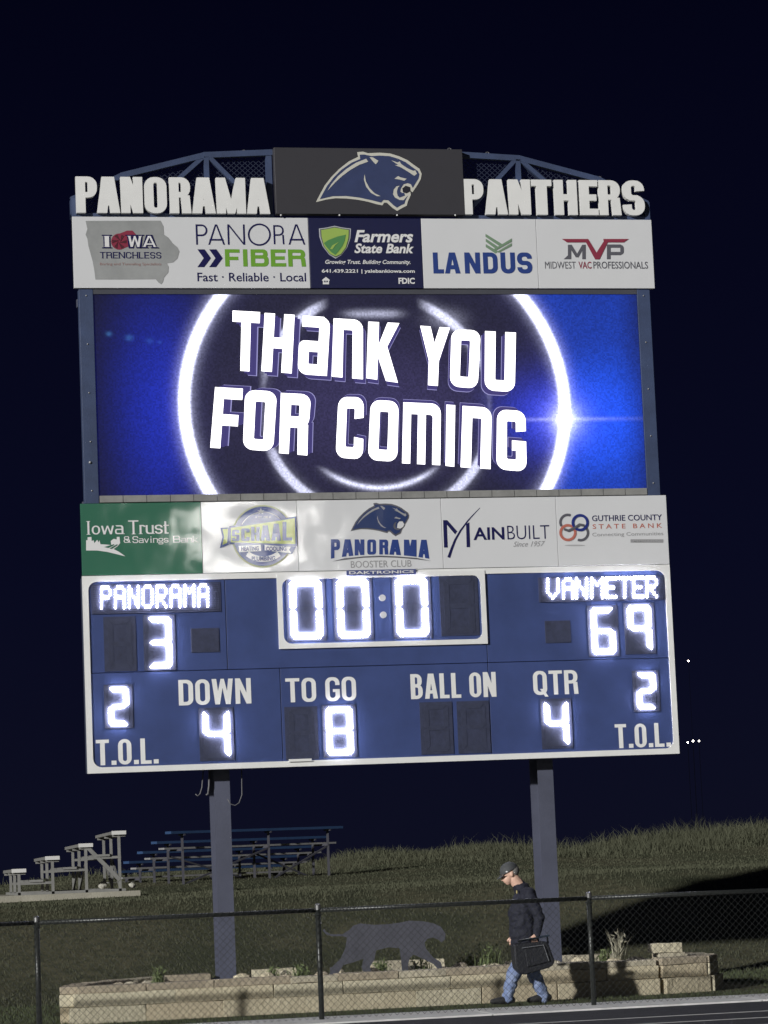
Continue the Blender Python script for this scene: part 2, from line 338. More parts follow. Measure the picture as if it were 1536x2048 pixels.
# ------------------------------------------------------------------ ground
def sst(a, b, x): t = np.clip((x-a)/(b-a), 0, 1); return t*t*(3-2*t)
def terrain(x, y):
    x = np.asarray(x, float); y = np.asarray(y, float)
    h = 1.38*sst(3.5, 11.5, y)
    h = h+.03*np.sin(x*.31+1)*sst(6, 14, y)+.025*np.sin(y*.5+x*.12)*sst(6, 14, y)
    h = h-.13*(1-sst(1, 6, x-.1*y))*sst(6, 12, y)*(1-sst(23, 30, y))
    crest = .24+.28*sst(3, 8, x)+.16*sst(11, 19, x)+.06*np.sin(x*.8)+.05*np.sin(x*1.7+2)
    h = h+crest*sst(24, 39, y)
    h = h-8*sst(42, 90, y)
    return h
def grid_sheet(xs, ys, fn, dz=0.):
    X, Y = np.meshgrid(xs, ys); Z = fn(X, Y)+dz
    nx, ny = len(xs), len(ys); me = bpy.data.meshes.new('ground')
    v = np.stack([X, Y, Z], -1).reshape(-1, 3); i = np.arange((nx-1)*(ny-1)); a = (i//(nx-1))*nx+i % (nx-1)
    f = np.stack([a, a+1, a+1+nx, a+nx], -1)
    me.from_pydata(v.tolist(), [], f.tolist()); me.update()
    for p in me.polygons: p.use_smooth = True
    return me
def ground_mat():
    m = bpy.data.materials.new('lawn'); m.use_nodes = True; n = m.node_tree; b = n.nodes['Principled BSDF']; b.inputs['Roughness'].default_value = .95
    b.inputs['Specular IOR Level'].default_value = .1
    t = n.nodes.new('ShaderNodeTexCoord')
    def noise(sc, d=6, r=.6):
        q = n.nodes.new('ShaderNodeTexNoise'); q.inputs['Scale'].default_value = sc; q.inputs['Detail'].default_value = d; q.inputs['Roughness'].default_value = r
        n.links.new(t.outputs['Object'], q.inputs['Vector']); return q.outputs[0]
    def mix(f, a, c):
        q = n.nodes.new('ShaderNodeMix'); q.data_type = 'RGBA'
        for s_, v in ((6, a), (7, c)):
            if isinstance(v, tuple): q.inputs[s_].default_value = (*v, 1)
            else: n.links.new(v, q.inputs[s_])
        n.links.new(f, q.inputs[0]); return q.outputs[2]
    def mr(v, a, c):
        q = n.nodes.new('ShaderNodeMapRange'); q.inputs[1].default_value = a; q.inputs[2].default_value = c; n.links.new(v, q.inputs[0]); return q.outputs[0]
    c = mix(mr(noise(.35, 4), .42, .58), (.092, .102, .062), (.165, .158, .100))
    c = mix(mr(noise(5, 8, .75), .42, .66), c, (.060, .068, .044))
    c = mix(mr(noise(30, 6, .8), .5, .72), c, (.135, .135, .092))
    n.links.new(c, b.inputs['Base Color'])
    bp = n.nodes.new('ShaderNodeBump'); bp.inputs['Strength'].default_value = 1; bp.inputs['Distance'].default_value = .05
    n.links.new(noise(14, 8, .8), bp.inputs['Height']); n.links.new(bp.outputs[0], b.inputs['Normal'])
    return m
LAWN = ground_mat()
xs = np.concatenate([[-900, -300, -120], np.arange(-60, -12, 3), np.arange(-12, 30, .35), np.arange(30, 90, 3), [140, 400, 1200]])
ys = np.concatenate([[-300, -90, -30, -10], np.arange(-6, 14, .3), np.arange(14, 48, .5), np.arange(48, 100, 4), [160, 500, 2500]])
put('ground', grid_sheet(xs, ys, terrain), LAWN, kind='structure')
ASPH = mat('running_track', (.030, .031, .042), .8, 0, .35, 3, .5, 300)
b = MB(); b.box(-60, 60, -30, -5.12, -.3, .012); b.build('track', ASPH, kind='structure')
LINEM = mat('lane_paint', (.45, .45, .45), .7, 0, .3, 6)
for i, y in enumerate((-5.9, -6.97, -8.06, -9.15)):
    if i == 0: continue
    b = MB(); b.box(-60, 60, y-.025, y+.025, .012, .016); b.build('lane_line', LINEM, kind='structure')
KERB = mat('kerb_concrete', (.76, .76, .75), .85, 0, .28, 4, .4, 60)
kx = np.arange(-15.3, 16, 3.05)
kroot = thing('kerb', 'pale concrete kerb strip under the chain link fence along the running track', 'kerb', (0, -4.45, 0))
del kroot['label'], kroot['category']; kroot['kind'] = 'structure'
for i in range(len(kx)-1):
    b = MB(); b.box(kx[i]+.006, kx[i+1]-.006, -5.10, -3.85, -.2, .03); b.build('slab', KERB, kroot, bevel=.008)

# grass
def blades(name, P, hmin, hmax, wd, m, lean=.35, kind='stuff', label=None, cat=None, segs=1, parent=None, group=None, hm=None):
    n = len(P); h = rng.uniform(hmin, hmax, n)*(hm(P) if hm else 1); a = rng.uniform(0, 6.283, n); la = rng.uniform(0, 6.283, n); L = h*lean*rng.uniform(.2, 1, n)
    w_ = wd*rng.uniform(.6, 1.3, n); dx, dy = np.cos(a)*w_, np.sin(a)*w_
    p0 = P-np.stack([dx, dy, h*0+.01], -1); p1 = P+np.stack([dx, dy, h*0-.01], -1)
    mid = P+np.stack([np.cos(la)*L*.35, np.sin(la)*L*.35, h*.6], -1); tip = P+np.stack([np.cos(la)*L, np.sin(la)*L, h], -1)
    m0 = mid-np.stack([dx*.7, dy*.7, h*0], -1); m1 = mid+np.stack([dx*.7, dy*.7, h*0], -1)
    v = np.stack([p0, p1, m1, m0, tip], 1).reshape(-1, 3); o = wloc(parent) if parent else Vector((0, 0, 0)); v = v-np.array(o)
    me = bpy.data.meshes.new(name); k_ = np.arange(n)*5
    loops = np.stack([k_, k_+1, k_+2, k_+3, k_+3, k_+2, k_+4], -1).reshape(-1)
    me.vertices.add(len(v)); me.vertices.foreach_set('co', v.reshape(-1)); me.loops.add(len(loops)); me.loops.foreach_set('vertex_index', loops)
    me.polygons.add(2*n); st = np.stack([np.arange(n)*7, np.arange(n)*7+4], -1).reshape(-1)
    me.polygons.foreach_set('loop_start', st); me.update(calc_edges=True); me.validate()
    return put(name, me, m, parent, label, kind, cat)
GR1 = mat('grass_blade', (.095, .115, .060), .8, 0, 0, 1.2, col2=(.060, .072, .042), spec=.15)
GR2 = mat('dry_grass', (.104, .107, .070), .85, 0, 0, .9, col2=(.074, .080, .053), spec=.1)
def scat(n, x0, x1, y0, y1, keep=None):
    X = rng.uniform(x0, x1, n); Y = rng.uniform(y0, y1, n)
    if keep is not None: k_ = keep(X, Y); X, Y = X[k_], Y[k_]
    return np.stack([X, Y, terrain(X, Y)], -1)
inbed = lambda X, Y: ~((Y > -2.45) & (Y < .75) & (X > -4.3) & (X < 4.2))
blades('lawn_grass', scat(45000, -6.5, 6.5, -3.9, 3, inbed), .015, .05, .004, GR1, .8, label='short mown grass around the stone bed and along the kerb', cat='grass')
blades('bank_grass', scat(60000, -7, 16, 3, 14), .02, .055, .006, GR2, .8, label='rough grass on the bank behind the scoreboard', cat='grass')
blades('hillside_grass', scat(70000, -12, 24, 14, 39, lambda X, Y: ~((X > -6) & (X < -1.0) & (Y > 15.5) & (Y < 22.5))), .015, .045, .008, GR2, .8, label='rough dry grass on the hillside behind the bleachers', cat='grass')
def crestkeep(X, Y): return rng.uniform(0, 1, len(X)) < sst(-8, 13, X)*.92+.06
P = scat(45000, -12, 26, 32, 41, crestkeep)
P = P[rng.uniform(0, 1, len(P)) < .25+.75*sst(3, 9, P[:, 0])]
blades('hilltop_weeds', P, .05, .20, .008, GR2, 1.2, label='tall dry weeds standing along the crest of the hill', cat='weeds', hm=lambda P: .55+.9*(np.sin(P[:, 0]*1.9+np.sin(P[:, 1]*2.1)*1.4)*.5+.5)*(np.sin(P[:, 0]*.7+2)*.4+.6))
P = scat(26000, 9, 26, 33, 40, lambda X, Y: rng.uniform(0, 1, len(X)) < (.35+.65*sst(.1, .9, np.sin(X*1.3+1)*.5+.5))*sst(9, 14, X))
blades('tall_weeds', P, .10, .50, .008, GR2, 1.0, label='tallest weeds on the right shoulder of the hill', cat='weeds', hm=lambda P: .40+.65*(np.sin(P[:, 0]*2.3+P[:, 1]*1.7)*.5+.5)*(np.sin(P[:, 0]*5.1+1)*.3+.7)+.45*np.exp(-((P[:, 0]-16.3)/1.1)**2))

# ------------------------------------------------------------------ stone bed
bed = thing('stone_flower_bed', 'raised bed of pale limestone blocks around the scoreboard columns', 'raised bed', (0, -1, 0))
def block(x0, x1, y0, y1, z0, z1, m, rot=0., jit=.007, name='stone', parent=bed, nx=3):
    """an uneven hewn block"""
    cx, cy = (x0+x1)/2, (y0+y1)/2; b = MB(); b.box(x0, x1, y0, y1, z0, z1)
    import bmesh
    bm = bmesh.new(); o = wloc(parent) if parent else Vector((cx, cy, z0))
    me = b.mesh(name, (0, 0, 0)); bm.from_mesh(me)
    es = [e_ for e_ in bm.edges if abs((e_.verts[0].co-e_.verts[1].co).x) > .05]
    bmesh.ops.subdivide_edges(bm, edges=es, cuts=nx, use_grid_fill=True)
    for v in bm.verts:
        v.co += Vector((random.uniform(-jit, jit), random.uniform(-jit, jit), random.uniform(-jit, jit)*.6))
        if rot:
            dx, dy = v.co.x-cx, v.co.y-cy; v.co.x = cx+dx*math.cos(rot)-dy*math.sin(rot); v.co.y = cy+dx*math.sin(rot)+dy*math.cos(rot)
        v.co -= o
    bm.to_mesh(me); bm.free()
    ob = put(name, me, m, parent)
    if not parent: ob.location = o
    bv = ob.modifiers.new('bevel', 'BEVEL'); bv.width = .007; bv.segments = 1; bv.limit_method = 'ANGLE'
    return ob
FY = -2.2; TOP = .42; g = .003
# front wall: two big courses and the cap
x = -4.32
for zc0, zc1, xo, ln in ((0, .1875, -.05, (.75, 1.15)), (.1885, .3385, 0, (.8, 1.3))):
    x = -4.27+xo
    while x < 2.6:
        L = random.uniform(*ln); x1 = min(x+L, 2.72)
        if 2.72-x1 < .35: x1 = 2.72
        fy = FY-(.02 if zc0 == 0 else 0)+random.uniform(-.008, .008)
        block(x+g/2, x1-g/2, fy, fy+.3, zc0-.05 if zc0 == 0 else zc0, zc1, random.choice(STONES)); x = x1
x = -4.22
while x < 2.6:
    L = random.uniform(.55, .95); x1 = x+L
    if 2.70-x1 < .3: x1 = 2.70
    dz = random.uniform(-.008, .008); block(x+g/2, x1-g/2, FY+.01, FY+.30, .34, TOP+dz, random.choice(CAPS)); x = x1
# left end, curving back
for k_, (ax, ay, ang) in enumerate(((-4.22, -1.72, 80), (-4.05, -1.10, 66), (-3.72, -.55, 50), (-3.25, -.12, 33))):
    for z0, z1, ms in ((-.05, .185, STONES), (.19, .335, STONES), (.34, TOP, CAPS)):
        block(ax-.32, ax+.32, ay-.14, ay+.14, z0, z1, random.choice(ms), math.radians(ang))
# right end, swinging back behind the loose slab
for k_, (ax, ay, ang) in enumerate(((3.03, -2.00, 13), (3.42, -1.72, 62), (3.55, -1.12, 86), (3.45, -.50, 104))):
    for z0, z1, ms, q in ((-.05, .185, STONES, .03), (.19, .335, STONES, 0), (.34, TOP, CAPS, 0)):
        block(ax-.31+q, ax+.31+q, ay-.14-q, ay+.14, z0, z1, random.choice(ms), math.radians(ang))
# back wall cap with gaps
x = -2.9
while x < 3.2:
    L = random.uniform(.3, .62)
    if random.random() < .62: block(x+.02, x+L-.02, .32+random.uniform(-.05, .05), .60, .30, .44+random.uniform(-.03, .025), random.choice(CAPS+STONES), random.uniform(-.08, .08))
    block(x, x+L, .34, .6, -.1, .30, random.choice(STONES)); x += L
b = MB(); pts = [(-4.1, -2.0), (3.0, -1.95), (3.42, -1.5), (3.45, -.5), (3.2, .4), (-2.9, .4), (-3.6, -.2), (-4.05, -1.2)]
b.add([(a, c, .335) for a, c in pts]+[(a, c, .0) for a, c in pts], [tuple(range(8))]+[(i, (i+1) % 8, (i+1) % 8+8, i+8) for i in range(8)])
b.build('soil', SOIL, bed)
# rubble stones lying in the bed
def rubble(name, x, y, z, sx_, sy_, sz, m, parent):
    b = MB(); b.ball((x, y, z), (sx_, sy_, sz), 9, 6)
    b.v = [(a+random.uniform(-.1, .1)*sx_, c+random.uniform(-.1, .1)*sy_, d+random.uniform(-.12, .12)*sz) for a, c, d in b.v]
    return b.build(name, m, parent)
for px, py in ((445, 1964), (482, 1962), (575, 1958), (300, 1966), (262, 1967), (240, 1968), (335, 1963), (350, 1962)):
    x, z = YP(px, py, -1.6); rubble('rubble_stone', x, -1.6+random.uniform(-.2, .3), .36, random.uniform(.09, .16), .09, random.uniform(.05, .075), random.choice(STONES+CAPS), bed)
for px in np.arange(500, 1290, 47):
    x, z = YP(px, 1948, -.9); rubble('rubble_stone', x+random.uniform(-.1, .1), -.9+random.uniform(-.5, .6), .36, random.uniform(.08, .17), .09, random.uniform(.05, .09), random.choice(STONES+CAPS), bed)
lb = block(2.78, 3.17, -1.76, -1.56, .47, .585, STONES[2], .03, .008, 'stone_slab', None)
lb['label'] = 'pale loose stone slab lying on top of the right end of the bed wall'; lb['category'] = 'stone'
lb2 = block(2.86, 3.2, -1.75, -1.5, .415, .468, CAPS[1], .0, .006, 'stone_slab', None)
lb2['label'] = 'thin stone laid flat under the loose slab on the bed wall'; lb2['category'] = 'stone'

# weeds in the bed
WEED = mat('weed_leaf', (.16, .20, .09), .8, 0, .4, 5, spec=.2); REED = mat('dry_reed', (.42, .40, .30), .8, 0, .4, 6)
def weed(px, py, y, h, n, label, m=WEED, spread=.10, wd=.008, name='weed'):
    x, z = YP(px, py, y); t = thing(name, label, 'plant', (x, y, .335))
    P = np.stack([x+rng.normal(0, spread*.4, n), y+rng.normal(0, spread*.4, n), np.full(n, .335)], -1)
    blades('leaf_tuft', P, h*.35, h, wd, m, .55, kind=None, parent=t)
    b = MB()
    for q in range(5):
        a = random.uniform(0, 6.28); b.tube([(x, y, .33), (x+.03*math.cos(a), y+.03*math.sin(a), .33+h*.5), (x+.1*math.cos(a)*h, y+.08*math.sin(a), .33+h*random.uniform(.8, 1.05))], [.005, .004, .002], 4)
    b.build('stem', m, t)
    b = MB()
    for q in range(26):
        a = random.uniform(0, 6.28); rr = random.uniform(0, spread); hz = .33+h*random.uniform(.2, .9); c = Vector((x+rr*math.cos(a), y+rr*math.sin(a), hz))
        u = Vector((random.uniform(-1, 1), random.uniform(-1, 1), random.uniform(-.3, 1))).normalized()*random.uniform(.02, .045); s_ = u.cross(Vector((random.uniform(-1, 1), random.uniform(-1, 1), .3))).normalized()*.012
        b.add([c-u, c+s_, c+u, c-s_], [(0, 1, 2, 3)])
    b.build('leaf', m, t, kind='stuff')
weed(317, 1950, -1.5, .28, 45, 'small pale weed left of the left column in the stone bed')
weed(1238, 1925, -1.2, .45, 60, 'tall dry reed tuft right of the right fence post in the stone bed', REED, .10, .007, 'reed_grass')
weed(1208, 1925, -1.1, .22, 50, 'low leafy weed just left of the dry reed tuft')
weed(980, 1940, -.9, .36, 70, 'tall leafy weed between the panther cutout and the walking man', WEED, .16)
weed(940, 1940, -.6, .26, 60, 'low bushy weed in front of the panther cutout head', WEED, .16)
weed(765, 1940, -.8, .22, 50, 'small weed growing under the belly of the panther cutout', WEED, .12)
weed(845, 1940, -.8, .18, 50, 'short weed at the front paw of the panther cutout', WEED, .14)
weed(600, 1950, -.9, .20, 50, 'small weed in the bed left of the panther cutout tail', WEED, .14)
weed(545, 1950, -.7, .18, 40, 'tiny weed beside the left column in the stone bed', WEED, .1)

# panther silhouette cut from steel plate
CUT = mat('cutout_steel', (.105, .108, .135), .6, .2, .3, 5, .2, 40)
pt = [(212, 258), (222, 272), (245, 284), (300, 284), (335, 262), (352, 243), (385, 232), (450, 239), (520, 236), (580, 228), (620, 219), (690, 222), (740, 233), (772, 248), (795, 282),
      (792, 310), (776, 324), (762, 312), (735, 300), (708, 306), (694, 325), (700, 352), (735, 395), (772, 418), (780, 452), (758, 452), (738, 428), (690, 404), (640, 382),
      (622, 400), (614, 440), (618, 465), (586, 465), (582, 410), (574, 352), (520, 347), (462, 362), (452, 408), (432, 440), (440, 466), (398, 466), (392, 440), (402, 402),
      (350, 420), (304, 432), (280, 474), (236, 478), (252, 440), (292, 400), (314, 350), (322, 300), (300, 294), (246, 294), (218, 282), (206, 266)]
pc = thing('panther_cutout', 'flat grey steel cutout of a prowling panther standing in the stone bed', 'silhouette', (.3, -1.45, .335))
pp = [YP(560+a/2.4, 1750+c/2.4, -1.45) for a, c in pt]
plate([pp], -1.45, .008).build('cutout_plate', CUT, pc)
for a in (250, 418, 600, 770):
    x, z = YP(560+a/2.4, 1750+455/2.4, -1.45); MB().box(x-.02, x+.02, -1.44, -1.415, .25, z+.03).build('stake', CUT, pc)

# ------------------------------------------------------------------ steel structure
fr = thing('support_structure', 'blue steel frame with two wide flange columns and arched mesh truss carrying the scoreboard', 'steel frame', (0, .5, 0))
for cx in (-2.10, 2.10):
    y0 = .30; b = MB(); b.box(cx-.102, cx+.102, y0, y0+.018, .1, 10.0); b.box(cx-.006, cx+.006, y0+.018, y0+.392, .1, 10.0); b.box(cx-.102, cx+.102, y0+.392, y0+.41, .1, 10.0)
    b.build('column', COLUMN, fr)
    MB().box(cx-.2, cx+.2, y0-.05, y0+.46, .30, .345).build('base_plate', COLUMN, fr)
for sgn in (-1, 1):
    MB().box(sgn*3.745-.002, sgn*3.57, .0, .16, 6.29, 9.02).build('side_post', STEEL, fr, bevel=.004)
    MB().box(sgn*3.81, sgn*3.745, .02, .2, 9.95, 10.19).build('end_post', STEEL, fr)
    MB().box(sgn*3.81, sgn*1.21, .03, .17, 9.945, 10.0).build('bottom_chord', STEEL, fr)
    ch = [(3.79, 10.185), (3.15, 10.50), (2.08, 10.775), (1.21, 10.82)]
    for i in range(3):
        (xa, za), (xb, zb) = ch[i], ch[i+1]
        dx, dz = (xa-xb), (za-zb); L = math.hypot(dx, dz); ex, ez = dx/L*.012, dz/L*.012
        MB().bar((sgn*(xa+ex), .09, za+ez), (sgn*(xb-ex), .09, zb-ez), .07+.003*i, .068+.002*i, (0, 1, 0)).build('top_chord', STEEL, fr)
    MB().bar((sgn*2.06, .085, 10.76), (sgn*2.06, .085, 10.0), .062).build('truss_post', STEEL, fr)
    MB().bar((sgn*2.09, .087, 10.76), (sgn*2.95, .087, 10.0), .056).build('truss_brace', STEEL, fr)
    MB().bar((sgn*2.03, .084, 10.76), (sgn*1.30, .084, 10.0), .056).build('truss_brace', STEEL, fr)
    MB().bar((sgn*3.15, .086, 10.5), (sgn*3.15, .086, 10.0), .055).build('truss_post', STEEL, fr)
    MB().bar((sgn*1.25, .10, 10.83), (sgn*1.25, .10, 9.96), .075).build('truss_post', STEEL, fr)
    # expanded metal infill behind the truss
    b = MB(); cell = .036; hh = .032
    def topz(x):
        x = abs(x)
        for i in range(3):
            if ch[i+1][0] <= x <= ch[i][0]: return ch[i+1][1]+(ch[i][1]-ch[i+1][1])*(x-ch[i+1][0])/(ch[i][0]-ch[i+1][0])
        return 10
    nx_ = int(2.5/cell)
    for i in range(nx_):
        xx = 1.26+i*cell
        for j in range(int(.85/hh)):
            zz = 9.99+j*hh
            if zz+hh > topz(xx)+.0: continue
            s0 = 1 if (i+j) % 2 == 0 else -1
            za, zb = (zz, zz+hh) if s0 > 0 else (zz+hh, zz)
            b.bar((sgn*xx, .15, za), (sgn*(xx+cell), .15, zb), .006, .003, (0, 1, 0))
    b.build('expanded_mesh', mat('mesh_infill', (.035, .045, .085), .6, .2), fr, kind='stuff')
EYE = mat('eyebolt', (.3, .3, .32), .5, .6)
for px, py in ((902, 296), (978, 304), (1203, 353), (490, 300)):
    x, z = YP(px, py); b = MB(); b.tube([(x+.022*math.cos(a), .09, z+.022*math.sin(a)) for a in np.linspace(0, 6.283, 11)], .005, 5); b.tube([(x, .09, z-.02), (x, .09, z-.05)], .005, 5)
    b.build('eyebolt', EYE, fr)
for z in (6.36, 9.6, 8.98, 5.2, 3.2):
    MB().box(-3.7, 3.7, .72, .80, z-.05, z+.05).build('rear_rail', COLUMN, fr)
for z, l in ((6.7, 1), (8.6, 1)):
    x, zz = YP(180, 925); 
for sgn in (-1, 1):
    for z in np.arange(6.45, 9.0, .62): MB().ball((sgn*3.655, -.002, float(z)), .011, 8, 6).build('bolt_head', METAL, fr)
MB().ball((YP(180, 925)[0], -.004, YP(180, 925)[1]), .018, 8, 6).build('bolt_head', METAL, fr)

# ------------------------------------------------------------------ header sign with the panther head
hd = thing('header_sign', 'dark charcoal header sign with a roaring panther head emblem at the top centre', 'sign', (.04, 0, 9.985))
MB().box(-1.20, 1.285, -.06, .06, 9.985, 10.855).build('panel', HEAD, hd, bevel=.006)
Z2 = zmap(530, 280, 1536/410)
outer = [(375, 474), (400, 425), (440, 350), (490, 285), (550, 225), (620, 170), (690, 135), (683, 100), (725, 96), (765, 108), (850, 104), (930, 110), (1000, 132), (1060, 160), (1100, 190), (1150, 225),
         (1166, 262), (1160, 300), (1135, 345), (1098, 400), (1080, 388), (1085, 420), (1062, 470), (1055, 500), (1020, 518), (982, 540), (945, 515), (905, 478), (885, 478), (872, 498), (830, 490), (760, 470),
         (680, 455), (600, 447), (520, 445), (450, 455)]
inner = [(403, 452), (425, 412), (460, 350), (510, 287), (565, 232), (640, 180), (705, 152), (702, 120), (735, 118), (790, 130), (850, 126), (925, 130), (990, 150), (1045, 175), (1085, 205), (1135, 240),
         (1148, 265), (1142, 297), (1115, 340), (1098, 368), (1085, 340), (1060, 332), (1030, 340), (1010, 370), (1005, 395), (1020, 405), (1035, 405), (1040, 425), (1000, 440), (985, 425), (980, 395), (988, 365), (1003, 350),
         (975, 355), (955, 380), (950, 415), (965, 440), (1000, 458), (1030, 460), (1048, 440), (1062, 425), (1042, 465), (1036, 487), (1010, 498), (980, 516), (955, 498), (915, 460), (880, 458), (862, 478), (800, 462), (700, 440), (600, 428), (500, 430)]
mane = [(460, 390), (490, 340), (540, 280), (600, 228), (670, 182), (750, 150), (765, 172), (700, 195), (630, 235), (570, 280), (520, 325)]
ear = [(775, 138), (800, 140), (842, 165), (822, 192), (800, 170)]
cheek = [(738, 265), (748, 320), (775, 370), (815, 410), (858, 430), (830, 430), (785, 405), (750, 360), (733, 305)]
eye1 = [(938, 162), (985, 178), (1000, 170), (1012, 190), (1060, 222), (1100, 240), (1118, 238), (1130, 262), (1110, 278), (1060, 245), (1010, 215), (965, 198), (990, 196), (965, 180)]
mk = [(962, 300), (988, 280), (1010, 290), (1052, 300), (1035, 315), (1000, 306)]
def emblem(zm, y, parent, m_out, m_in, m_det, f=lambda q: q):
    plate([zm(f(outer))], y, 0).build('emblem_outline', m_out, parent)
    plate([zm(f(inner))], y-.003, 0).build('emblem_head', m_in, parent)
    plate([zm(f(q)) for q in (mane, ear, cheek, eye1, mk)], y-.006, 0).build('emblem_marking', m_det, parent)
emblem(Z2, -.064, hd, CREAM, PBLUE, CREAM)
plate([Z2([(1020, 372), (1045, 352), (1078, 362), (1080, 392), (1050, 408), (1025, 400)])], -.070, 0).build('emblem_mouth', mat('mouth_black', (.02, .02, .03), .5), hd)
for px in (560, 677, 792, 908):
    x, z = YP(px, 433.0); MB().ball((x, -.075, z), .012, 8, 6).build('bolt_head', PWHITE, hd)

# big free-standing words
def channel_word(name, txt, spans, sc, ox, z0, z1, label, fixf=None):
    t = thing(name, label, 'lettering', (ox, -.03, z0))
    for c, (a, b_) in zip(txt, spans):
        xa, _ = YP(*sc(a)); xb, _ = YP(*sc(b_)); H = z1-z0; w_ = (xb-xa)/H
        G = glyph(c, w_, .30 if c == 'T' else (.27 if c in 'AE' else .25), .15 if c in 'OPRS' else .18, min(w_/2*.85, .26))
        plate([[(xa+p*H, z0+q*H) for p, q in poly] for poly in G], -.055, .07).build('letter', TRIM, t)
channel_word('team_lettering', 'PANORAMA', ((80, 230), (228, 392), (400, 555), (568, 727), (748, 900), (906, 1074), (1082, 1290), (1296, 1462)), lambda a: (130+a/3.572, 428), -2.5, 9.985, 10.452,
             'large white block letters spelling PANORAMA left of the header sign')
channel_word('team_lettering', 'PANTHERS', ((97, 245), (257, 418), (430, 588), (597, 745), (765, 928), (948, 1080), (1090, 1248), (1262, 1420)), lambda a: (900+a/3.657, 431), 2.5, 9.995, 10.462,
             'large white block letters spelling PANTHERS right of the header sign')

# ------------------------------------------------------------------ sponsor signs
Y0 = -.03
def sign(name, label, x0, x1, z0, z1, m):
    t = thing(name, label, 'sign', ((x0+x1)/2, 0, z0)); MB().box(x0+.002, x1-.002, Y0, .03, z0, z1).build('panel', m, t, bevel=.004); return t
def deco(t, name, polys, m, lay=1, label=None): return plate(polys, Y0-.0035*lay, 0).build(name, m, t, label)
def txt(t, s, pxbox, m, lay=1, bold=0., shear=0., label=None):
    """pxbox: photo pixels left, top, right, bottom of the ink"""
    l, tp, r_, bt = pxbox; x0 = (YP(l, bt)[0]+YP(l, tp)[0])/2; x1 = (YP(r_, tp)[0]+YP(r_, bt)[0])/2; mx = (l+r_)/2
    z1 = YP(mx, tp)[1]; z0 = YP(mx, bt)[1]
    return btext(s, x0, x1, z0, z1, Y0-.0035*lay, bold, shear).build('lettering', m, t, label)
def wtx(t, s, pxbox, m, st, tt=None, r=None, sf=0, gap=.12, lay=1, sp=.3, shear=0, y=None):
    l, tp, r_, bt = pxbox; x0 = (YP(l, bt)[0]+YP(l, tp)[0])/2; x1 = (YP(r_, tp)[0]+YP(r_, bt)[0])/2; mx = (l+r_)/2
    z1 = YP(mx, tp)[1]; z0 = YP(mx, bt)[1]; L = word(s, x0, x1, z0, z1, st, tt, r, sf, gap, sp=sp); b = MB()
    if y is None: y = Y0-.0035*lay
    for G in L:
        if shear: G = [[(a+(c-z0)*shear, c) for a, c in q] for q in G]
        q = plate(G, y, 0); b.add(q.v, q.f)
    return b.build('lettering', m, t)
ZT0, ZT1 = 9.022, 9.940
# sign 1
s1 = sign('sponsor_sign', 'white sponsor sign with grey state outline and IOWA TRENCHLESS and PANORA FIBER lettering', -3.81, -.785, ZT0, ZT1, WHITE)
Z1 = zmap(130, 280, 1536/430)
iowa = [(145, 582), (680, 580), (700, 620), (705, 680), (735, 700), (765, 740), (800, 770), (815, 800), (800, 850), (770, 878), (725, 885), (738, 910), (735, 950), (705, 985), (698, 1015), (685, 1034), (665, 1022), (645, 998), (430, 1000), (215, 1000), (208, 940), (195, 870), (165, 760), (158, 710), (145, 680), (158, 640)]
deco(s1, 'state_outline', [Z1(iowa)], mat('iowa_grey', (.40, .41, .41), .4, 0, 0, 1.4, col2=(.27, .28, .28)))
def zc(zm, q): return zm(q)
deco(s1, 'cutter_head', [Z1(circ(385, 730, 58, 28)), Z1([(345, 690), (440, 652), (480, 652), (505, 680), (500, 730), (450, 765), (400, 785)])], RED, 2)
spk = []
for a in range(0, 360, 60): spk.append(Z1([(385+8*math.cos(math.radians(a+90)), 730+8*math.sin(math.radians(a+90))), (385+52*math.cos(math.radians(a-13)), 730+52*math.sin(math.radians(a-13))), (385+52*math.cos(math.radians(a+13)), 730+52*math.sin(math.radians(a+13)))]))
deco(s1, 'cutter_blade', spk, mat('dark_maroon', (.09, .02, .03), .4), 3)
def px1(a, b_, c, d): return (130+a/3.572, 280+b_/3.572, 130+c/3.572, 280+d/3.572)
for (c, a, b_) in (('I', 268, 325), ('W', 440, 552), ('A', 545, 655)):
    wtx(s1, c, px1(a, 682, b_, 778), INK, .36 if c != 'I' else .5, .22, sf=.12, lay=3); wtx(s1, c, px1(a+9, 691, b_-9, 769), PWHITE, .2 if c != 'I' else .4, .12, sf=.06, lay=4)
wtx(s1, 'TRENCHLESS', px1(247, 805, 685, 850), INK, .17, .12, sf=.09, gap=.13, lay=2)
txt(s1, 'Boring and Tunneling Specialists', px1(247, 880, 685, 905), mat('faded_red_ink', (.38, .27, .26), .5), 2, .01)
def panora(c, a, b_): wtx(s1, c, px1(a, 607, b_, 752), INK, .085, .085, r=.5)
for c, a, b_ in (('P', 932, 1015), ('A', 1018, 1138), ('N', 1158, 1282)): panora(c, a, b_)
for q in (([(1385+76*math.cos(t_), 680+74*math.sin(t_)) for t_ in np.linspace(0, 2*math.pi, 37)]),): deco(s1, 'lettering', [p for p in [Z1(s_) for s_ in strip(q, 12)]], INK)
txt_r = zmap(530, 280, 1536/410)
def px2(a, b_, c, d): return (530+a/3.746, 280+b_/3.746, 530+c/3.746, 280+d/3.746)
wtx(s1, 'R', px2(60, 642, 140, 785), INK, .085, .085, r=.5); wtx(s1, 'A', px2(170, 636, 296, 788), INK, .085)
deco(s1, 'arrow_mark', [Z1([(943+d, 785), (995+d, 785), (1040+d, 848), (992+d, 912), (943+d, 912), (988+d, 848)]) for d in (0, 84)], INK)
wtx(s1, 'FIBER', (130+1140/3.572, 280+785/3.572, 530+302/3.746, 280+952/3.746), LIME, .25, .2, gap=.13)
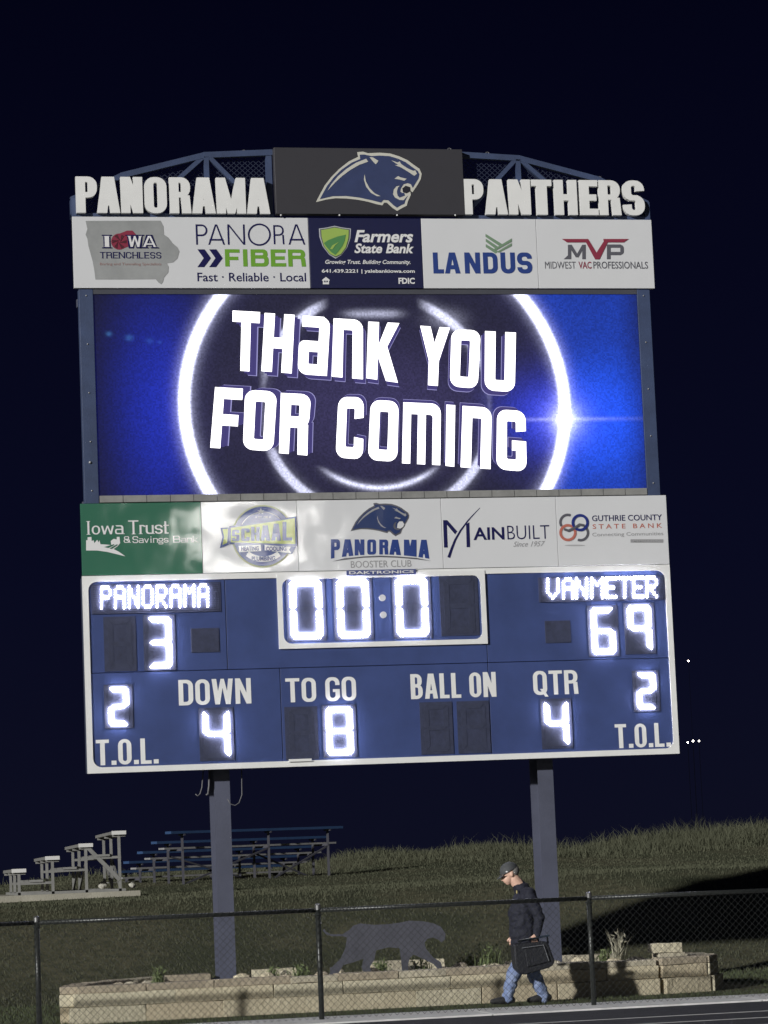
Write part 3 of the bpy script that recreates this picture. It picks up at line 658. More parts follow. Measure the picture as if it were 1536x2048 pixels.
txt(s1, 'Fast \u00b7 Reliable \u00b7 Local', (130+943/3.572, 546.5, 530+303/3.746, 564), INK, 1, .008)
# sign 2
s2 = sign('sponsor_sign', 'dark navy Farmers State Bank sign with green shield between the white signs', -.785, .70, ZT0, ZT1, NAVY)
sh = lambda k_: [(400+(520-400)*(1-k_), 668+20*(1-k_)*4), (460, 660+22*(1-k_)*4), (517, 647+25*(1-k_)*4), (575, 660+22*(1-k_)*4), (640-(120)*(1-k_), 668+20*(1-k_)*4), (636-(110)*(1-k_), 740), (612-(80)*(1-k_), 810), (570-40*(1-k_), 865-20*(1-k_)*2), (525, 893-28*(1-k_)*4), (475+35*(1-k_), 862-20*(1-k_)*2), (428+75*(1-k_), 800), (404+110*(1-k_), 730)]
deco(s2, 'shield', [Z2(sh(1))], SILVER); deco(s2, 'shield', [Z2(sh(.93))], DGREY, 2); deco(s2, 'shield', [Z2(sh(.86))], PALEG, 3)
deco(s2, 'shield_leaf', [Z2([(436, 778), (470, 755), (540, 728), (600, 715), (592, 760), (575, 800), (545, 840), (522, 866), (490, 845), (455, 805)])], MIDG, 4)
deco(s2, 'shield_leaf', [Z2([(482, 822), (500, 795), (550, 768), (520, 795), (500, 825)])], PALEG, 5)
txt(s2, 'Farmers', px2(665, 680, 1106, 772), PWHITE, 1, .03, .25)
txt(s2, 'State Bank', px2(665, 780, 1112, 853), PWHITE, 1, .03, .25)
txt(s2, 'Growing Trust. Building Community.', px2(448, 902, 1086, 942), PWHITE, 1, .018, .25)
txt(s2, '641.439.2221 | yalebankiowa.com', px2(422, 972, 1118, 1006), PWHITE, 1, .022)
txt(s2, 'FDIC', px2(996, 1036, 1118, 1082), PWHITE, 1, .035)
deco(s2, 'housing_mark', [Z2([(424, 1052), (453, 1030), (481, 1052), (481, 1058), (424, 1058)]), Z2([(430, 1056), (438, 1056), (438, 1076), (430, 1076)]), Z2([(468, 1056), (476, 1056), (476, 1076), (468, 1076)]), Z2([(430, 1070), (476, 1070), (476, 1085), (430, 1085)]), Z2([(446, 1060), (460, 1060), (460, 1064), (446, 1064)])], PWHITE)
# sign 3, 4
s3 = sign('sponsor_sign', 'white LANDUS sign with green chevron mark right of the navy bank sign', .70, 2.235, ZT0, ZT1, WHITE)
s4 = sign('sponsor_sign', 'white MVP MIDWEST VAC PROFESSIONALS sign at the right end of the top row', 2.235, 3.81, ZT0, ZT1, WHITE)
Z3 = zmap(900, 280, 1536/420)
def px3(a, b_, c, d): return (900+a/3.657, 280+b_/3.657, 900+c/3.657, 280+d/3.657)
lan = [('L', 865, 886), ('A', 888, 919), ('N', 928, 959), ('D', 965, 994), ('U', 1000, 1029), ('S', 1033, 1063)]
for c, a, b_ in lan: wtx(s3, c, (a, 506, b_, 548), INKB, .23, .20)
for k_, (a, bb) in enumerate((((255, 690), (380, 765)), ((257, 725), (350, 785)), ((257, 765), (340, 812)))):
    deco(s3, 'chevron', [Z3([(a[0], a[1]), (a[0], a[1]+22), (bb[0]-12, bb[1]+22), (bb[0]+10, bb[1]+8)])], SAGE)
deco(s3, 'chevron', [Z3([(378, 765), (446, 724), (446, 747), (330, 812), (318, 800)])], SAGE, 2); deco(s3, 'chevron', [Z3([(340, 820), (446, 758), (446, 778), (350, 828)])], SAGE, 2)
deco(s4, 'lettering', [Z3(q) for q in ([(857, 770), (882, 770), (882, 876), (826, 876), (857, 848)], [(857, 770), (885, 770), (925, 835), (925, 862), (915, 862)], [(925, 835), (962, 770), (988, 770), (935, 862), (925, 862)], [(962, 770), (988, 770), (988, 876), (962, 876)])], DGREY)
P_ = [[(1142, 768), (1170, 768), (1170, 876), (1142, 876)], [(1142, 768), (1245, 768), (1245, 792), (1142, 792)], [(1142, 822), (1245, 822), (1245, 846), (1142, 846)], [(1240, 768), (1258, 776), (1266, 790), (1266, 826), (1258, 838), (1240, 846)]]
deco(s4, 'lettering', [Z3(q) for q in P_], DGREY)
deco(s4, 'wing_mark', [Z3(q) for q in ([(812, 728), (1005, 728), (995, 753), (850, 753)], [(975, 728), (1005, 728), (1070, 835), (1082, 877), (1055, 877)], [(1130, 728), (1160, 728), (1088, 877), (1060, 877), (1058, 840)], [(1115, 728), (1302, 728), (1265, 753), (1120, 753)])], RED, 2)
txt(s4, 'MIDWEST', px3(690, 893, 915, 945), DGREY, 1, .0); txt(s4, 'VAC', px3(935, 893, 1030, 945), RED, 1, .016); txt(s4, 'PROFESSIONALS', px3(1043, 893, 1442, 945), DGREY, 1, .008)
# lower row
ZL0, ZL1 = 5.385, 6.285
Z6 = zmap(150, 980, 1536/450); Z7 = zmap(550, 980, 1536/450); Z8 = zmap(930, 980, 1536/450); K6 = 1536/450
def px6(a, b_, c, d, ox=150): return (ox+a/K6, 980+b_/K6, ox+c/K6, 980+d/K6)
g1 = sign('sponsor_sign', 'green Iowa Trust & Savings Bank sign at the left end of the lower row', -3.81, -2.295, ZL0, ZL1, GREEN)
wtx(g1, 'Iowa', px6(74, 213, 328, 305), PWHITE, .14, .09, sf=.07, gap=.07); wtx(g1, 'Trust', px6(362, 208, 638, 302), PWHITE, .14, .09, sf=.07, gap=.07)
wtx(g1, '&', px6(330, 318, 380, 362), PWHITE, .14, .1); wtx(g1, 'Savings', px6(390, 316, 636, 362), PWHITE, .14, .1, sf=.06, gap=.07); wtx(g1, 'Bank', px6(668, 314, 838, 360), PWHITE, .14, .1, sf=.06, gap=.07)
deco(g1, 'skyline_mark', [Z6([(74, 345), (84, 345), (84, 325), (110, 322), (112, 350), (125, 345), (130, 365), (150, 342), (158, 360), (165, 345), (172, 372), (215, 375), (245, 378), (242, 350), (262, 335), (283, 340), (283, 322), (302, 322), (306, 365), (290, 385), (262, 405), (300, 425), (342, 455), (290, 442), (220, 425), (150, 415), (74, 415)])], PWHITE)
deco(g1, 'skyline_mark', [Z6(q) for q in ([(196, 392), (262, 372), (268, 378), (225, 398)], [(232, 402), (285, 372), (290, 378), (250, 405)])], GREEN, 2)
g2 = sign('sponsor_sign', 'white SCHAAL heating cooling plumbing sign with round badge beside the green sign', -2.295, -1.075, ZL0, ZL1, WHITE)
def zcirc(zm, cx, cy, r, n=48): return zm(circ(cx, cy, r, n))
deco(g2, 'badge_rim', [zcirc(Z6, 1280, 318, 214)], mat('badge_edge', (.55, .58, .38), .4)); deco(g2, 'badge', [zcirc(Z6, 1280, 318, 203)], INKB, 2)
deco(g2, 'badge_ring', [Z6(s_) for s_ in strip(arc(1280, 318, 165, 200, 340, 24), 6)], SILVER, 3)
txt(g2, '\u2605 EST. 1940 \u2605', px6(1225, 178, 1335, 196), SILVER, 3, .01)
deco(g2, 'star_mark', [Z6([(1265, 125), (1272, 142), (1290, 142), (1276, 152), (1281, 168), (1265, 158), (1249, 168), (1254, 152), (1240, 142), (1258, 142)])], SILVER, 3)
deco(g2, 'banner', [Z6(q) for q in ([(1050, 250), (1508, 182), (1512, 385), (1050, 372)], [(990, 262), (1050, 258), (1046, 375), (985, 400), (1003, 325)])], INKB, 3)
deco(g2, 'banner', [Z6(q) for q in ([(1060, 262), (1496, 196), (1500, 372), (1060, 360)], [(1003, 270), (1040, 268), (1036, 362), (1003, 378), (1015, 325)])], LIME2, 4)
bands = [(1068, 1118), (1130, 1188), (1198, 1256), (1262, 1328), (1336, 1402), (1412, 1478)]
for c, (a, b_) in zip('SCHAAL', bands):
    tt = 275-(a-1068)*.145; G = glyph(c, .62, .25, .17, .12); q = []
    for poly in G: q.append(Z6([(a+p/.62*(b_-a), 352-(a-1068)*.012-r_*(352-tt)) for p, r_ in poly]))
    deco(g2, 'lettering', q, INKB, 5)
deco(g2, 'ribbon', [Z6(q) for q in ([(1105, 380), (1270, 372), (1272, 425), (1115, 432)], [(1285, 372), (1505, 388), (1478, 440), (1285, 420)])], INKB, 4)
deco(g2, 'ribbon', [Z6(q) for q in ([(1112, 384), (1264, 377), (1266, 419), (1118, 427)], [(1290, 378), (1470, 390), (1458, 410), (1470, 434), (1290, 415)])], PWHITE, 5)
txt(g2, 'COOLING', px6(1300, 388, 1438, 420), INKB, 6, .03); txt(g2, 'HEATING', px6(1130, 388, 1250, 418), INKB, 6, .03)
deco(g2, 'ribbon', [Z6(q) for q in strip(arc(1280, 300, 175, 52, 128, 14), 38)], PWHITE, 5)
txt(g2, 'PLUMBING', px6(1202, 455, 1362, 486), INKB, 6, .03)
g3 = sign('sponsor_sign', 'white PANORAMA BOOSTER CLUB sign with blue panther head in the middle of the lower row', -1.075, .80, ZL0, ZL1, WHITE)
# the same emblem, smaller and in blue: map its box
def m7(q): return [(512+(x-375)*(912-512)/(1166-375), 90+(y-96)*(318-90)/(540-96)) for x, y in q]
emblem(Z7, Y0-.0035, g3, DGREY, mat('panther_print_blue', (.03, .05, .14), .4), GREY, m7)
deco(g3, 'emblem_mouth', [Z7(m7([(1008, 375), (1030, 345), (1075, 345), (1100, 385), (1078, 420), (1045, 440), (1000, 430)]))], WHITE, 4)
pb = [('P', 378, 440), ('A', 452, 532), ('N', 540, 606), ('O', 626, 686), ('R', 708, 770), ('A', 776, 856), ('M', 876, 962), ('A', 975, 1050)]
for c, a, b_ in pb:
    G = glyph(c, .66, .26, .19, .18); q = []; u = lambda x: (x-714)/340
    for poly in G:
        q.append(Z7([(a+p/.66*(b_-a), (442+30*u(a+p/.66*(b_-a))**2)-r_*((442+30*u(a+p/.66*(b_-a))**2)-(340+2*u(a+p/.66*(b_-a))))) for p, r_ in poly]))
    deco(g3, 'lettering', q, INKB, 1)
deco(g3, 'swoosh', [Z7([(385, 490), (470, 468), (600, 455), (714, 450), (830, 455), (960, 465), (1065, 487), (960, 475), (830, 464), (714, 460), (600, 464), (480, 478)])], DGREY)
txt(g3, 'BOOSTER CLUB', px6(514, 483, 928, 530, 550), GREY, 1, .0)
g4 = sign('sponsor_sign', 'white MAINBUILT Since 1957 sign between the booster club and county bank signs', .80, 2.32, ZL0, ZL1, WHITE)
deco(g4, 'monogram', [Z7(q) for q in ([(1143, 208), (1168, 208), (1175, 395), (1150, 395)], [(1143, 208), (1172, 208), (1240, 285), (1225, 305)], [(1300, 235), (1322, 222), (1328, 392), (1304, 392)])]
     + [Z7(s_) for s_ in strip([(1182, 463), (1200, 410), (1225, 345), (1262, 280), (1310, 215), (1350, 170), (1395, 124)], [20, 18, 15, 12, 9, 6, 3])], INK)
txt(g4, 'AIN', px6(52, 256, 264, 342, 930), INK, 1, .022); txt(g4, 'BUILT', px6(284, 244, 572, 338, 930), INK, 1, -.012)
txt(g4, 'Since 1957', px6(325, 352, 542, 388, 930), GREY, 1, .0, .4)
g5 = sign('sponsor_sign', 'white GUTHRIE COUNTY STATE BANK sign with interlocked rings at the lower right end', 2.32, 3.81, ZL0, ZL1, WHITE)
RB = mat('ring_blue', (.03, .045, .22), .4)
for cx, cy, m_, a0, a1, l in ((697, 222, DGREY, 150, 290, 1), (780, 225, RB, 0, 360, 3), (697, 293, SALM, 0, 360, 2), (785, 295, DGREY, -60, 110, 1)):
    deco(g5, 'ring_mark', [Z8(s_) for s_ in strip(arc(cx, cy, 50, a0, a1, 30), 18)], m_, l)
deco(g5, 'ring_mark', [Z8(s_) for s_ in strip([(670, 270), (700, 280), (740, 262), (775, 238), (810, 245)], 16)], DGREY, 4)
txt(g5, 'GUTHRIE COUNTY', px6(862, 172, 1340, 212, 930), INK, 1, .01); txt(g5, 'S T A T E   B A N K', px6(866, 232, 1340, 264, 930), SALM, 1, .01)
txt(g5, 'Connecting Communities', px6(864, 290, 1348, 322, 930), GREY, 1, .0)
deco(g5, 'grey_bar', [Z8([(1125, 338), (1348, 338), (1348, 361), (1125, 361)])], GREY); txt(g5, 'MEMBER FDIC', px6(1145, 343, 1325, 356, 930), GREYL, 2, .01)
deco(g5, 'soft_mark', [Z8(circ(745, 380, 70, 20, 5))], GREYL)

# ------------------------------------------------------------------ video display
vd = thing('video_display', 'large LED video screen reading THANK YOU FOR COMING inside glowing rings', 'screen', (0, 0, 6.29))
BEZ = mat('bezel', (.075, .078, .095), .5, 0, .2, 4); LEDGE = mat('ledge_grey', (.30, .30, .29), .5, 0, .3, 5)
MB().box(-3.565, 3.565, .0, .3, 8.95, 9.02).build('bezel_top', BEZ, vd)
MB().box(-3.565, 3.565, .045, .3, 6.29, 6.32).build('bezel_bottom', BEZ, vd)
for i in range(24):
    xa = -3.565+i*7.13/24; MB().box(xa+.004, xa+7.13/24-.004, -.01, .045, 6.30, 6.385).build('ledge_segment', LEDGE, vd)
def screen_mat():
    m = bpy.data.materials.new('led_screen'); m.use_nodes = True; n = m.node_tree; b = n.nodes['Principled BSDF']
    b.inputs['Base Color'].default_value = (.008, .008, .012, 1); b.inputs['Roughness'].default_value = .6; b.inputs['Specular IOR Level'].default_value = .12
    tc = n.nodes.new('ShaderNodeTexCoord'); sp = n.nodes.new('ShaderNodeSeparateXYZ'); n.links.new(tc.outputs['Object'], sp.inputs[0])
    class E:
        def __init__(s, o): s.o = o
        def op(s, k, t=None, rev=False, third=None):
            q = n.nodes.new('ShaderNodeMath'); q.operation = k; a, c = (t, s) if rev else (s, t)
            for i, v in enumerate((a, c, third)):
                if v is None: continue
                if isinstance(v, E): n.links.new(v.o, q.inputs[i])
                else: q.inputs[i].default_value = v
            return E(q.outputs[0])
        def __add__(s, t): return s.op('ADD', t)
        __radd__ = __add__
        def __sub__(s, t): return s.op('SUBTRACT', t)
        def __rsub__(s, t): return s.op('SUBTRACT', t, True)
        def __mul__(s, t): return s.op('MULTIPLY', t)
        __rmul__ = __mul__
        def __truediv__(s, t): return s.op('DIVIDE', t)
    X, Z = E(sp.outputs[0]), E(sp.outputs[2])
    sq = lambda e_: e_*e_
    ex = lambda e_: (e_*-1.).op('EXPONENT')
    def sm(e_, a, c):
        q = n.nodes.new('ShaderNodeMapRange'); q.interpolation_type = 'SMOOTHSTEP'; n.links.new(e_.o, q.inputs[0]); q.inputs[1].default_value = a; q.inputs[2].default_value = c; return E(q.outputs[0])
    zoff = 6.29
    xl, zl = YP(368, 780); xr, zr = YP(1131, 830); xt, zt = YP(425, 590); xc, zc_ = (xl+xr)/2, (zl+zr)/2-zoff-.03; R = (xr-xl)/2
    dx, dz = X-xc, Z-zc_; rr = (sq(dx)+sq(dz*1.06)).op('SQRT')
    d1 = rr-R; wv = .085+.03*sm(X, -1, 3)
    ring1 = ex(sq(sq(d1/.074)))*2.4+ex(sq(d1/.12))*.40
    halo1 = ex(d1.op('ABSOLUTE')/.12)*.30
    inside = 1.-sm(d1, -.12, .02)
    # fainter inner rings, open at the sides
    R2 = R*.615; d2 = rr-R2; ang = dz.op('ARCTAN2', dx)
    absx = dx.op('ABSOLUTE')
    gate2 = sm(absx, .55, .85)*(1-sm(absx, 1.25, 1.55))
    ring2 = (ex(sq(sq(d2/.062)))*.85+ex(sq(d2/.10))*.14)*gate2
    R3 = R*.455; d3 = rr-R3; low = 1-sm(dz, -1.0, -.75)
    ring3 = (ex(sq(d3/.032))*1.0+ex(sq(d3/.07))*.15)*low
    topb = ex(sq((dz-1.19)/.05))*ex(sq(sq(dx/.35)))*.5+ex(sq((dz-1.12)/.12))*ex(sq((dx-.95)/.22))*.22
    # star flare on the right of the ring
    sxp, szp = YP(1131, 838); fx, fz = X-sxp, Z-(szp-zoff)
    star = ex(((sq(fx)+sq(fz)).op('SQRT'))/.09)*3.+ex(sq(fz/.026))*ex(fx.op('ABSOLUTE')/.38)*.6
    # blue fields
    noi = n.nodes.new('ShaderNodeTexNoise'); noi.inputs['Scale'].default_value = 1.1; noi.inputs['Detail'].default_value = 3; n.links.new(tc.outputs['Object'], noi.inputs['Vector']); N = E(noi.outputs[0])
    outside = sm(d1, -.02, .10)
    left = outside*(1-sm(X, -1.5, -1.0))*ex(sq((X+2.75)/.58))*ex(sq((Z-1.2)/1.4))*.40
    right = outside*sm(X, 1.0, 1.5)*(1-sm(X, 3.2, 3.75)*.75)*(.34+ex(sq((Z-1.0)/.75))*.50)*(.7+N*.6)
    rin = inside*sm(X, 1.1, 2.6)*ex(sq((Z-1.05)/.55))*.5
    def spot(px, py, r_, k_):
        a, c = YP(px, py); return ex((sq(X-a)+sq((Z-(c-zoff))*1.3))/(r_*r_))*k_
    sp_ = spot(218, 667, .035, .26)+spot(259, 675, .045, .20)+spot(300, 681, .05, .07)+spot(320, 684, .025, .08)
    # violet haze round the words: camera bloom painted into the emission
    vio = inside*(ex(sq((X-xc)/1.7))*ex(sq((Z-1.2)/.85)))*.026
    base = inside*.009+.005
    # cell noise: single LEDs
    mp = n.nodes.new('ShaderNodeVectorMath'); mp.operation = 'SNAP'; mp.inputs[1].default_value = (.019, .5, .019); n.links.new(tc.outputs['Object'], mp.inputs[0])
    wn = n.nodes.new('ShaderNodeTexWhiteNoise'); wn.noise_dimensions = '3D'; n.links.new(mp.outputs[0], wn.inputs['Vector']); cell = .78+E(wn.outputs[0])*.44
    W_ = ring1+halo1*.16+ring2+ring3+topb+star
    Bl = left+right+rin+sp_+ex(sq(fz/.4))*ex(sq(fx/.6))*.5
    r = (W_*.78+Bl*.010+sp_*.1+vio*.95+base*1.0)*cell
    g_ = (W_*.80+Bl*.045+right*.05+sp_*.35+vio*.75+base*.95)*cell
    bb = (W_*1.05+halo1*.35+Bl*.95+vio*2.6+base*2.4)*cell
    cb = n.nodes.new('ShaderNodeCombineXYZ'); n.links.new(r.o, cb.inputs[0]); n.links.new(g_.o, cb.inputs[1]); n.links.new(bb.o, cb.inputs[2])
    n.links.new(cb.outputs[0], b.inputs['Emission Color']); b.inputs['Emission Strength'].default_value = 1.0
    return m
MB().box(-3.565, 3.565, .02, .28, 6.388, 8.948).build('display_face', screen_mat(), vd)
WORDL = mat('screen_white', (.02, .02, .02), .6, spec=.1, emit=(1, .98, 1), estr=2.6)
SIDEV = mat('screen_violet', (.02, .02, .02), .6, spec=.1, emit=(.05, .04, .18), estr=1.0)
EDGEV = mat('screen_edge', (.02, .02, .02), .6, spec=.1, emit=(.42, .40, .80), estr=.8)
def z4(x, y): return (150+x/2.56, 570+y/2.56)
def z5(x, y): return (740+x/2.56, 570+y/2.56)
LT = [('T', z4(808, 130), z4(948, 138), z4(938, 445), z4(803, 435)), ('H', z4(972, 142), z4(1125, 152), z4(1110, 452), z4(955, 440)), ('~a', z4(1155, 155), z4(1308, 165), z4(1290, 465), z4(1140, 455)),
      ('~n', z4(1325, 170), z4(1475, 178), z4(1475, 482), z4(1315, 468)), ('K', (737, 643), (799, 646), (796, 765), (733, 756)), ('Y', z5(258, 208), z5(410, 218), z5(396, 520), z5(250, 508)),
      ('O', z5(418, 225), z5(568, 232), z5(552, 530), z5(410, 518)), ('U', z5(590, 235), z5(748, 243), z5(742, 548), z5(588, 538)),
      ('F', z4(718, 522), z4(860, 530), z4(842, 842), z4(693, 832)), ('O', z4(872, 535), z4(1035, 545), z4(1015, 852), z4(860, 840)), ('R', z4(1055, 552), z4(1215, 560), z4(1190, 872), z4(1045, 860)),
      ('C', z4(1350, 572), z4(1480, 574), z4(1475, 893), z4(1335, 882)), ('O', z5(5, 587), z5(148, 595), z5(140, 905), z5(-10, 895)), ('~m', z5(172, 600), z5(364, 608), z5(360, 922), z5(165, 912)),
      ('I', z5(392, 612), z5(437, 615), z5(432, 930), z5(388, 925)), ('~n', z5(475, 618), z5(624, 628), z5(618, 942), z5(465, 932)), ('G', z5(652, 636), z5(797, 645), z5(803, 956), z5(648, 942))]
def quadglyph(c, TL, TR, BR, BL, dx=0, dy=0, thin=0.):
    w_ = .5 if c not in ('~m', 'I') else (.64 if c == '~m' else .15); s_ = .172-thin; t_ = .185-thin
    if c == '~m': s_ = .135-thin*.8
    if c == 'I': s_ = .15-thin
    r_ = .16 if c in ('O', 'U', 'C', 'G', '~a', '~n', '~m', 'R') else .02
    out = []
    for poly in glyph(c, w_, s_, t_, r_):
        q = []
        for a, v in poly:
            u = a/w_; x = (TL[0]*(1-u)+TR[0]*u)*v+(BL[0]*(1-u)+BR[0]*u)*(1-v)+dx; y = (TL[1]*(1-u)+TR[1]*u)*v+(BL[1]*(1-u)+BR[1]*u)*(1-v)+dy
            q.append(YP(x, y))
        out.append(q)
    return out
cxm = 747
for L in LT:
    c, Q = L[0], L[1:]; xm = sum(q[0] for q in Q)/4; ym = sum(q[1] for q in Q)/4
    ddx = (cxm-xm)*.045+4; ddy = (700-ym)*.02+9 if ym < 780 else (775-ym)*.05-2
    plate(quadglyph(c, *Q, dx=ddx*1.0, dy=ddy*1.0), .0175, 0).build('screen_letter_side', EDGEV, vd)
    plate(quadglyph(c, *Q, dx=ddx*.86, dy=ddy*.86), .015, 0).build('screen_letter_side', SIDEV, vd)
    plate(quadglyph(c, *Q, dx=ddx*.5, dy=ddy*.5), .0125, 0).build('screen_letter_side', SIDEV, vd)
    plate(quadglyph(c, *Q), .010, 0).build('screen_letter', WORDL, vd)

# ------------------------------------------------------------------ scoreboard
sb = thing('scoreboard', 'blue football scoreboard with lit white digits showing 3 to 69 and a white border', 'scoreboard', (0, 0, 2.93))
ZB0, ZB1 = 2.931, 5.379
MB().box(-3.80, 3.80, .03, .28, ZB0+.01, ZB1-.005).build('cabinet', mat('cabinet_dark', (.05, .06, .10), .6), sb)
zs = 4.17; gx = .004
for xa, xb, za, zb in ((-3.79, -1.36, ZB0+.02, zs), (-1.36, 1.33, ZB0+.02, zs), (1.33, 3.79, ZB0+.02, zs), (-3.79, -2.02, zs, ZB1-.01), (-2.02, 1.33, zs, ZB1-.01), (1.33, 3.79, zs, ZB1-.01)):
    MB().box(xa+gx, xb-gx, .0, .03, za+gx, zb-gx).build('face_panel', BLUE, sb, bevel=.003)
def frame_ring(x0, x1, z0, z1, bw, r, y0, dep, name, label=None):
    G = ring(x0, z0, x1, z1, bw, bw, 0.0)
    inn = rrect(x0+bw, z0+bw, x1-bw, z1-bw, r); o_ = rrect(x0, z0, x1, z1, .0005)
    return plate([[o_[k_], o_[(k_+1) % len(o_)], inn[(k_+1) % len(inn)], inn[k_]] for k_ in range(len(o_))], y0, dep).build(name, TRIM, sb, label)
frame_ring(-3.81, 3.81, ZB0, ZB1, .072, .11, -.022, .045, 'border')
frame_ring(-1.36, 1.335, 4.41, 5.352, .062, .10, -.035, .055, 'clock_frame', 'white rounded frame round the game clock')
MB().box(-1.31, 1.29, -.008, -.001, 4.46, 5.31).build('clock_panel', BLUE, sb)
# maker's plate
mk_x0, mk_z0 = YP(692, 1152); mk_x1, mk_z1 = YP(830, 1139)
MB().box(mk_x0, mk_x1, -.050, -.036, mk_z0, mk_z1).build('name_plate', mat('plate_blue', (.08, .10, .26), .4), sb)
_y = Y0; 
bt = btext('DAKTRONICS', mk_x0+.03, mk_x1-.03, mk_z0+.015, mk_z1-.012, -.054, .02); bt.build('lettering', PWHITE, sb)
# captions
def cap(s_, box, label):
    l, tp, r_, bo = box; x0, z0 = YP(l, bo); x1, z1 = YP(r_, tp); b = MB()
    x0 = (YP(l, bo)[0]+YP(l, tp)[0])/2; x1 = (YP(r_, tp)[0]+YP(r_, bo)[0])/2; mx = (l+r_)/2; z1 = YP(mx, tp)[1]; z0 = YP(mx, bo)[1]
    for G in word(s_, x0, x1, z0, z1, .185, .135, .25, 0, .085, sp=.25):
        q = plate(G, -.004, 0); b.add(q.v, q.f)
    b.build('caption', TRIM, sb, label)
cap('DOWN', (357, 1358, 502, 1409), 'white DOWN caption'); cap('TO GO', (571, 1355, 712, 1403), 'white TO GO caption')
cap('BALL ON', (821, 1346, 992, 1396), 'white BALL ON caption'); cap('QTR', (1066, 1341, 1156, 1389), 'white QTR caption')
cap('T.O.L.', (192, 1478, 310, 1529), 'white T.O.L. caption at lower left'); cap('T.O.L.', (1230, 1447, 1334, 1495), 'white T.O.L. caption at lower right')
SEG = {'0': 'abcdef', '2': 'abged', '3': 'abgcd', '4': 'fgbc', '6': 'afgedc', '8': 'abcdefg', '9': 'abcfg', ' ': ''}
OFFSEG = mat('unlit_segment', (.047, .055, .100), .5, 0, .3, 14)
def led_sides(me):
    me.materials.append(LED); me.materials.append(LEDS)
    for p in me.polygons: p.material_index = 0 if abs(p.normal.y) > .5 else 1
def digit(ch, cpx, cpy, w_, h_, t_, name='digit', y=-.012, back=True, label=None, lit=''):
    t_ *= .88
    x, z = YP(cpx, cpy); x0, x1, z0, z1 = x-w_/2, x+w_/2, z-h_/2, z+h_/2; c = t_*.5; gp = .006
    d = MB().box(x0-.05, x1+.05, y, y+.010 if y+.01 < -.0005 else -.0005, z0-.03, z1+.03).build(name, DARKBOX, sb, label)
    zm = (z0+z1)/2; y1 = y-.030; S_ = {}
    S_['a'] = [(x0+c, z1), (x1-c, z1), (x1-c*.5-gp, z1-c*.5), (x1-t_-gp, z1-t_), (x0+t_+gp, z1-t_), (x0+c*.5+gp, z1-c*.5)]
    S_['d'] = [(p, z0+z1-q) for p, q in S_['a']]
    S_['b'] = [(x1, z1-c-gp), (x1, zm+gp+c*.4), (x1-c, zm+gp), (x1-t_, zm+gp+c*.7), (x1-t_, z1-t_-gp), (x1-c*.5, z1-c*.5-gp)]
    S_['c'] = [(p, z0+z1-q) for p, q in S_['b']]
    S_['f'] = [(x0+x1-p, q) for p, q in S_['b']]; S_['e'] = [(p, z0+z1-q) for p, q in S_['f']]
    S_['g'] = [(x0+c*.9, zm), (x0+t_, zm+c*.85), (x1-t_, zm+c*.85), (x1-c*.9, zm), (x1-t_, zm-c*.85), (x0+t_, zm-c*.85)]
    for k_ in 'abcdefg':
        on = k_ in SEG[ch]
        o = plate([S_[k_]], y1 if on else y-.004, (.029 if on else .003)).mesh('segment', wloc(d))
        led_sides(o) if on else None; put('led_segment', o, LED if on else OFFSEG, d, None if on else 'unlit dark segment')
for cpx, cpy in ((612, 1219), (706, 1217), (823.5, 1214)): digit('0', cpx, cpy, .405, .745, .085, 'clock_digit', -.018)
digit(' ', 918, 1212, .40, .70, .085, 'clock_digit', -.018, label='unlit clock digit')
for px, py in ((764, 1196), (766, 1230)):
    x, z = YP(px, py); plate([circ(x, z, .042, 20)], -.03, .021).build('colon_lamp', DIMLED, sb)
digit('3', 319, 1285, .30, .635, .075, label=None); digit(' ', 240, 1288, .30, .62, .075, label='unlit tens digit of the left score')
digit('6', 1206, 1262, .31, .60, .075); digit('9', 1279, 1257, .31, .60, .075)
digit('2', 237, 1413, .255, .48, .07); digit('2', 1292, 1382, .255, .47, .07)
digit('4', 433, 1468, .335, .60, .075); digit('8', 679, 1462, .335, .60, .075); digit('4', 1113, 1447, .31, .58, .075)
digit(' ', 603, 1466, .32, .60, .075, label='unlit tens digit under TO GO'); digit(' ', 873, 1456, .32, .60, .075, label='unlit left digit under BALL ON'); digit(' ', 947, 1454, .32, .60, .075, label='unlit right digit under BALL ON')
def darkbox(l, tp, r_, bo, nm, lab):
    x0, z0 = YP(l, bo); x1, z1 = YP(r_, tp); return MB().box(x0, x1, -.012, -.0005, z0, z1).build(nm, DARKBOX, sb, lab, bevel=.002)
darkbox(381, 1304, 439, 1257, 'possession_lamp', 'dark unlit possession lamp box on the left'); darkbox(1089, 1285, 1142, 1242, 'possession_lamp', 'dark unlit possession lamp box on the right')
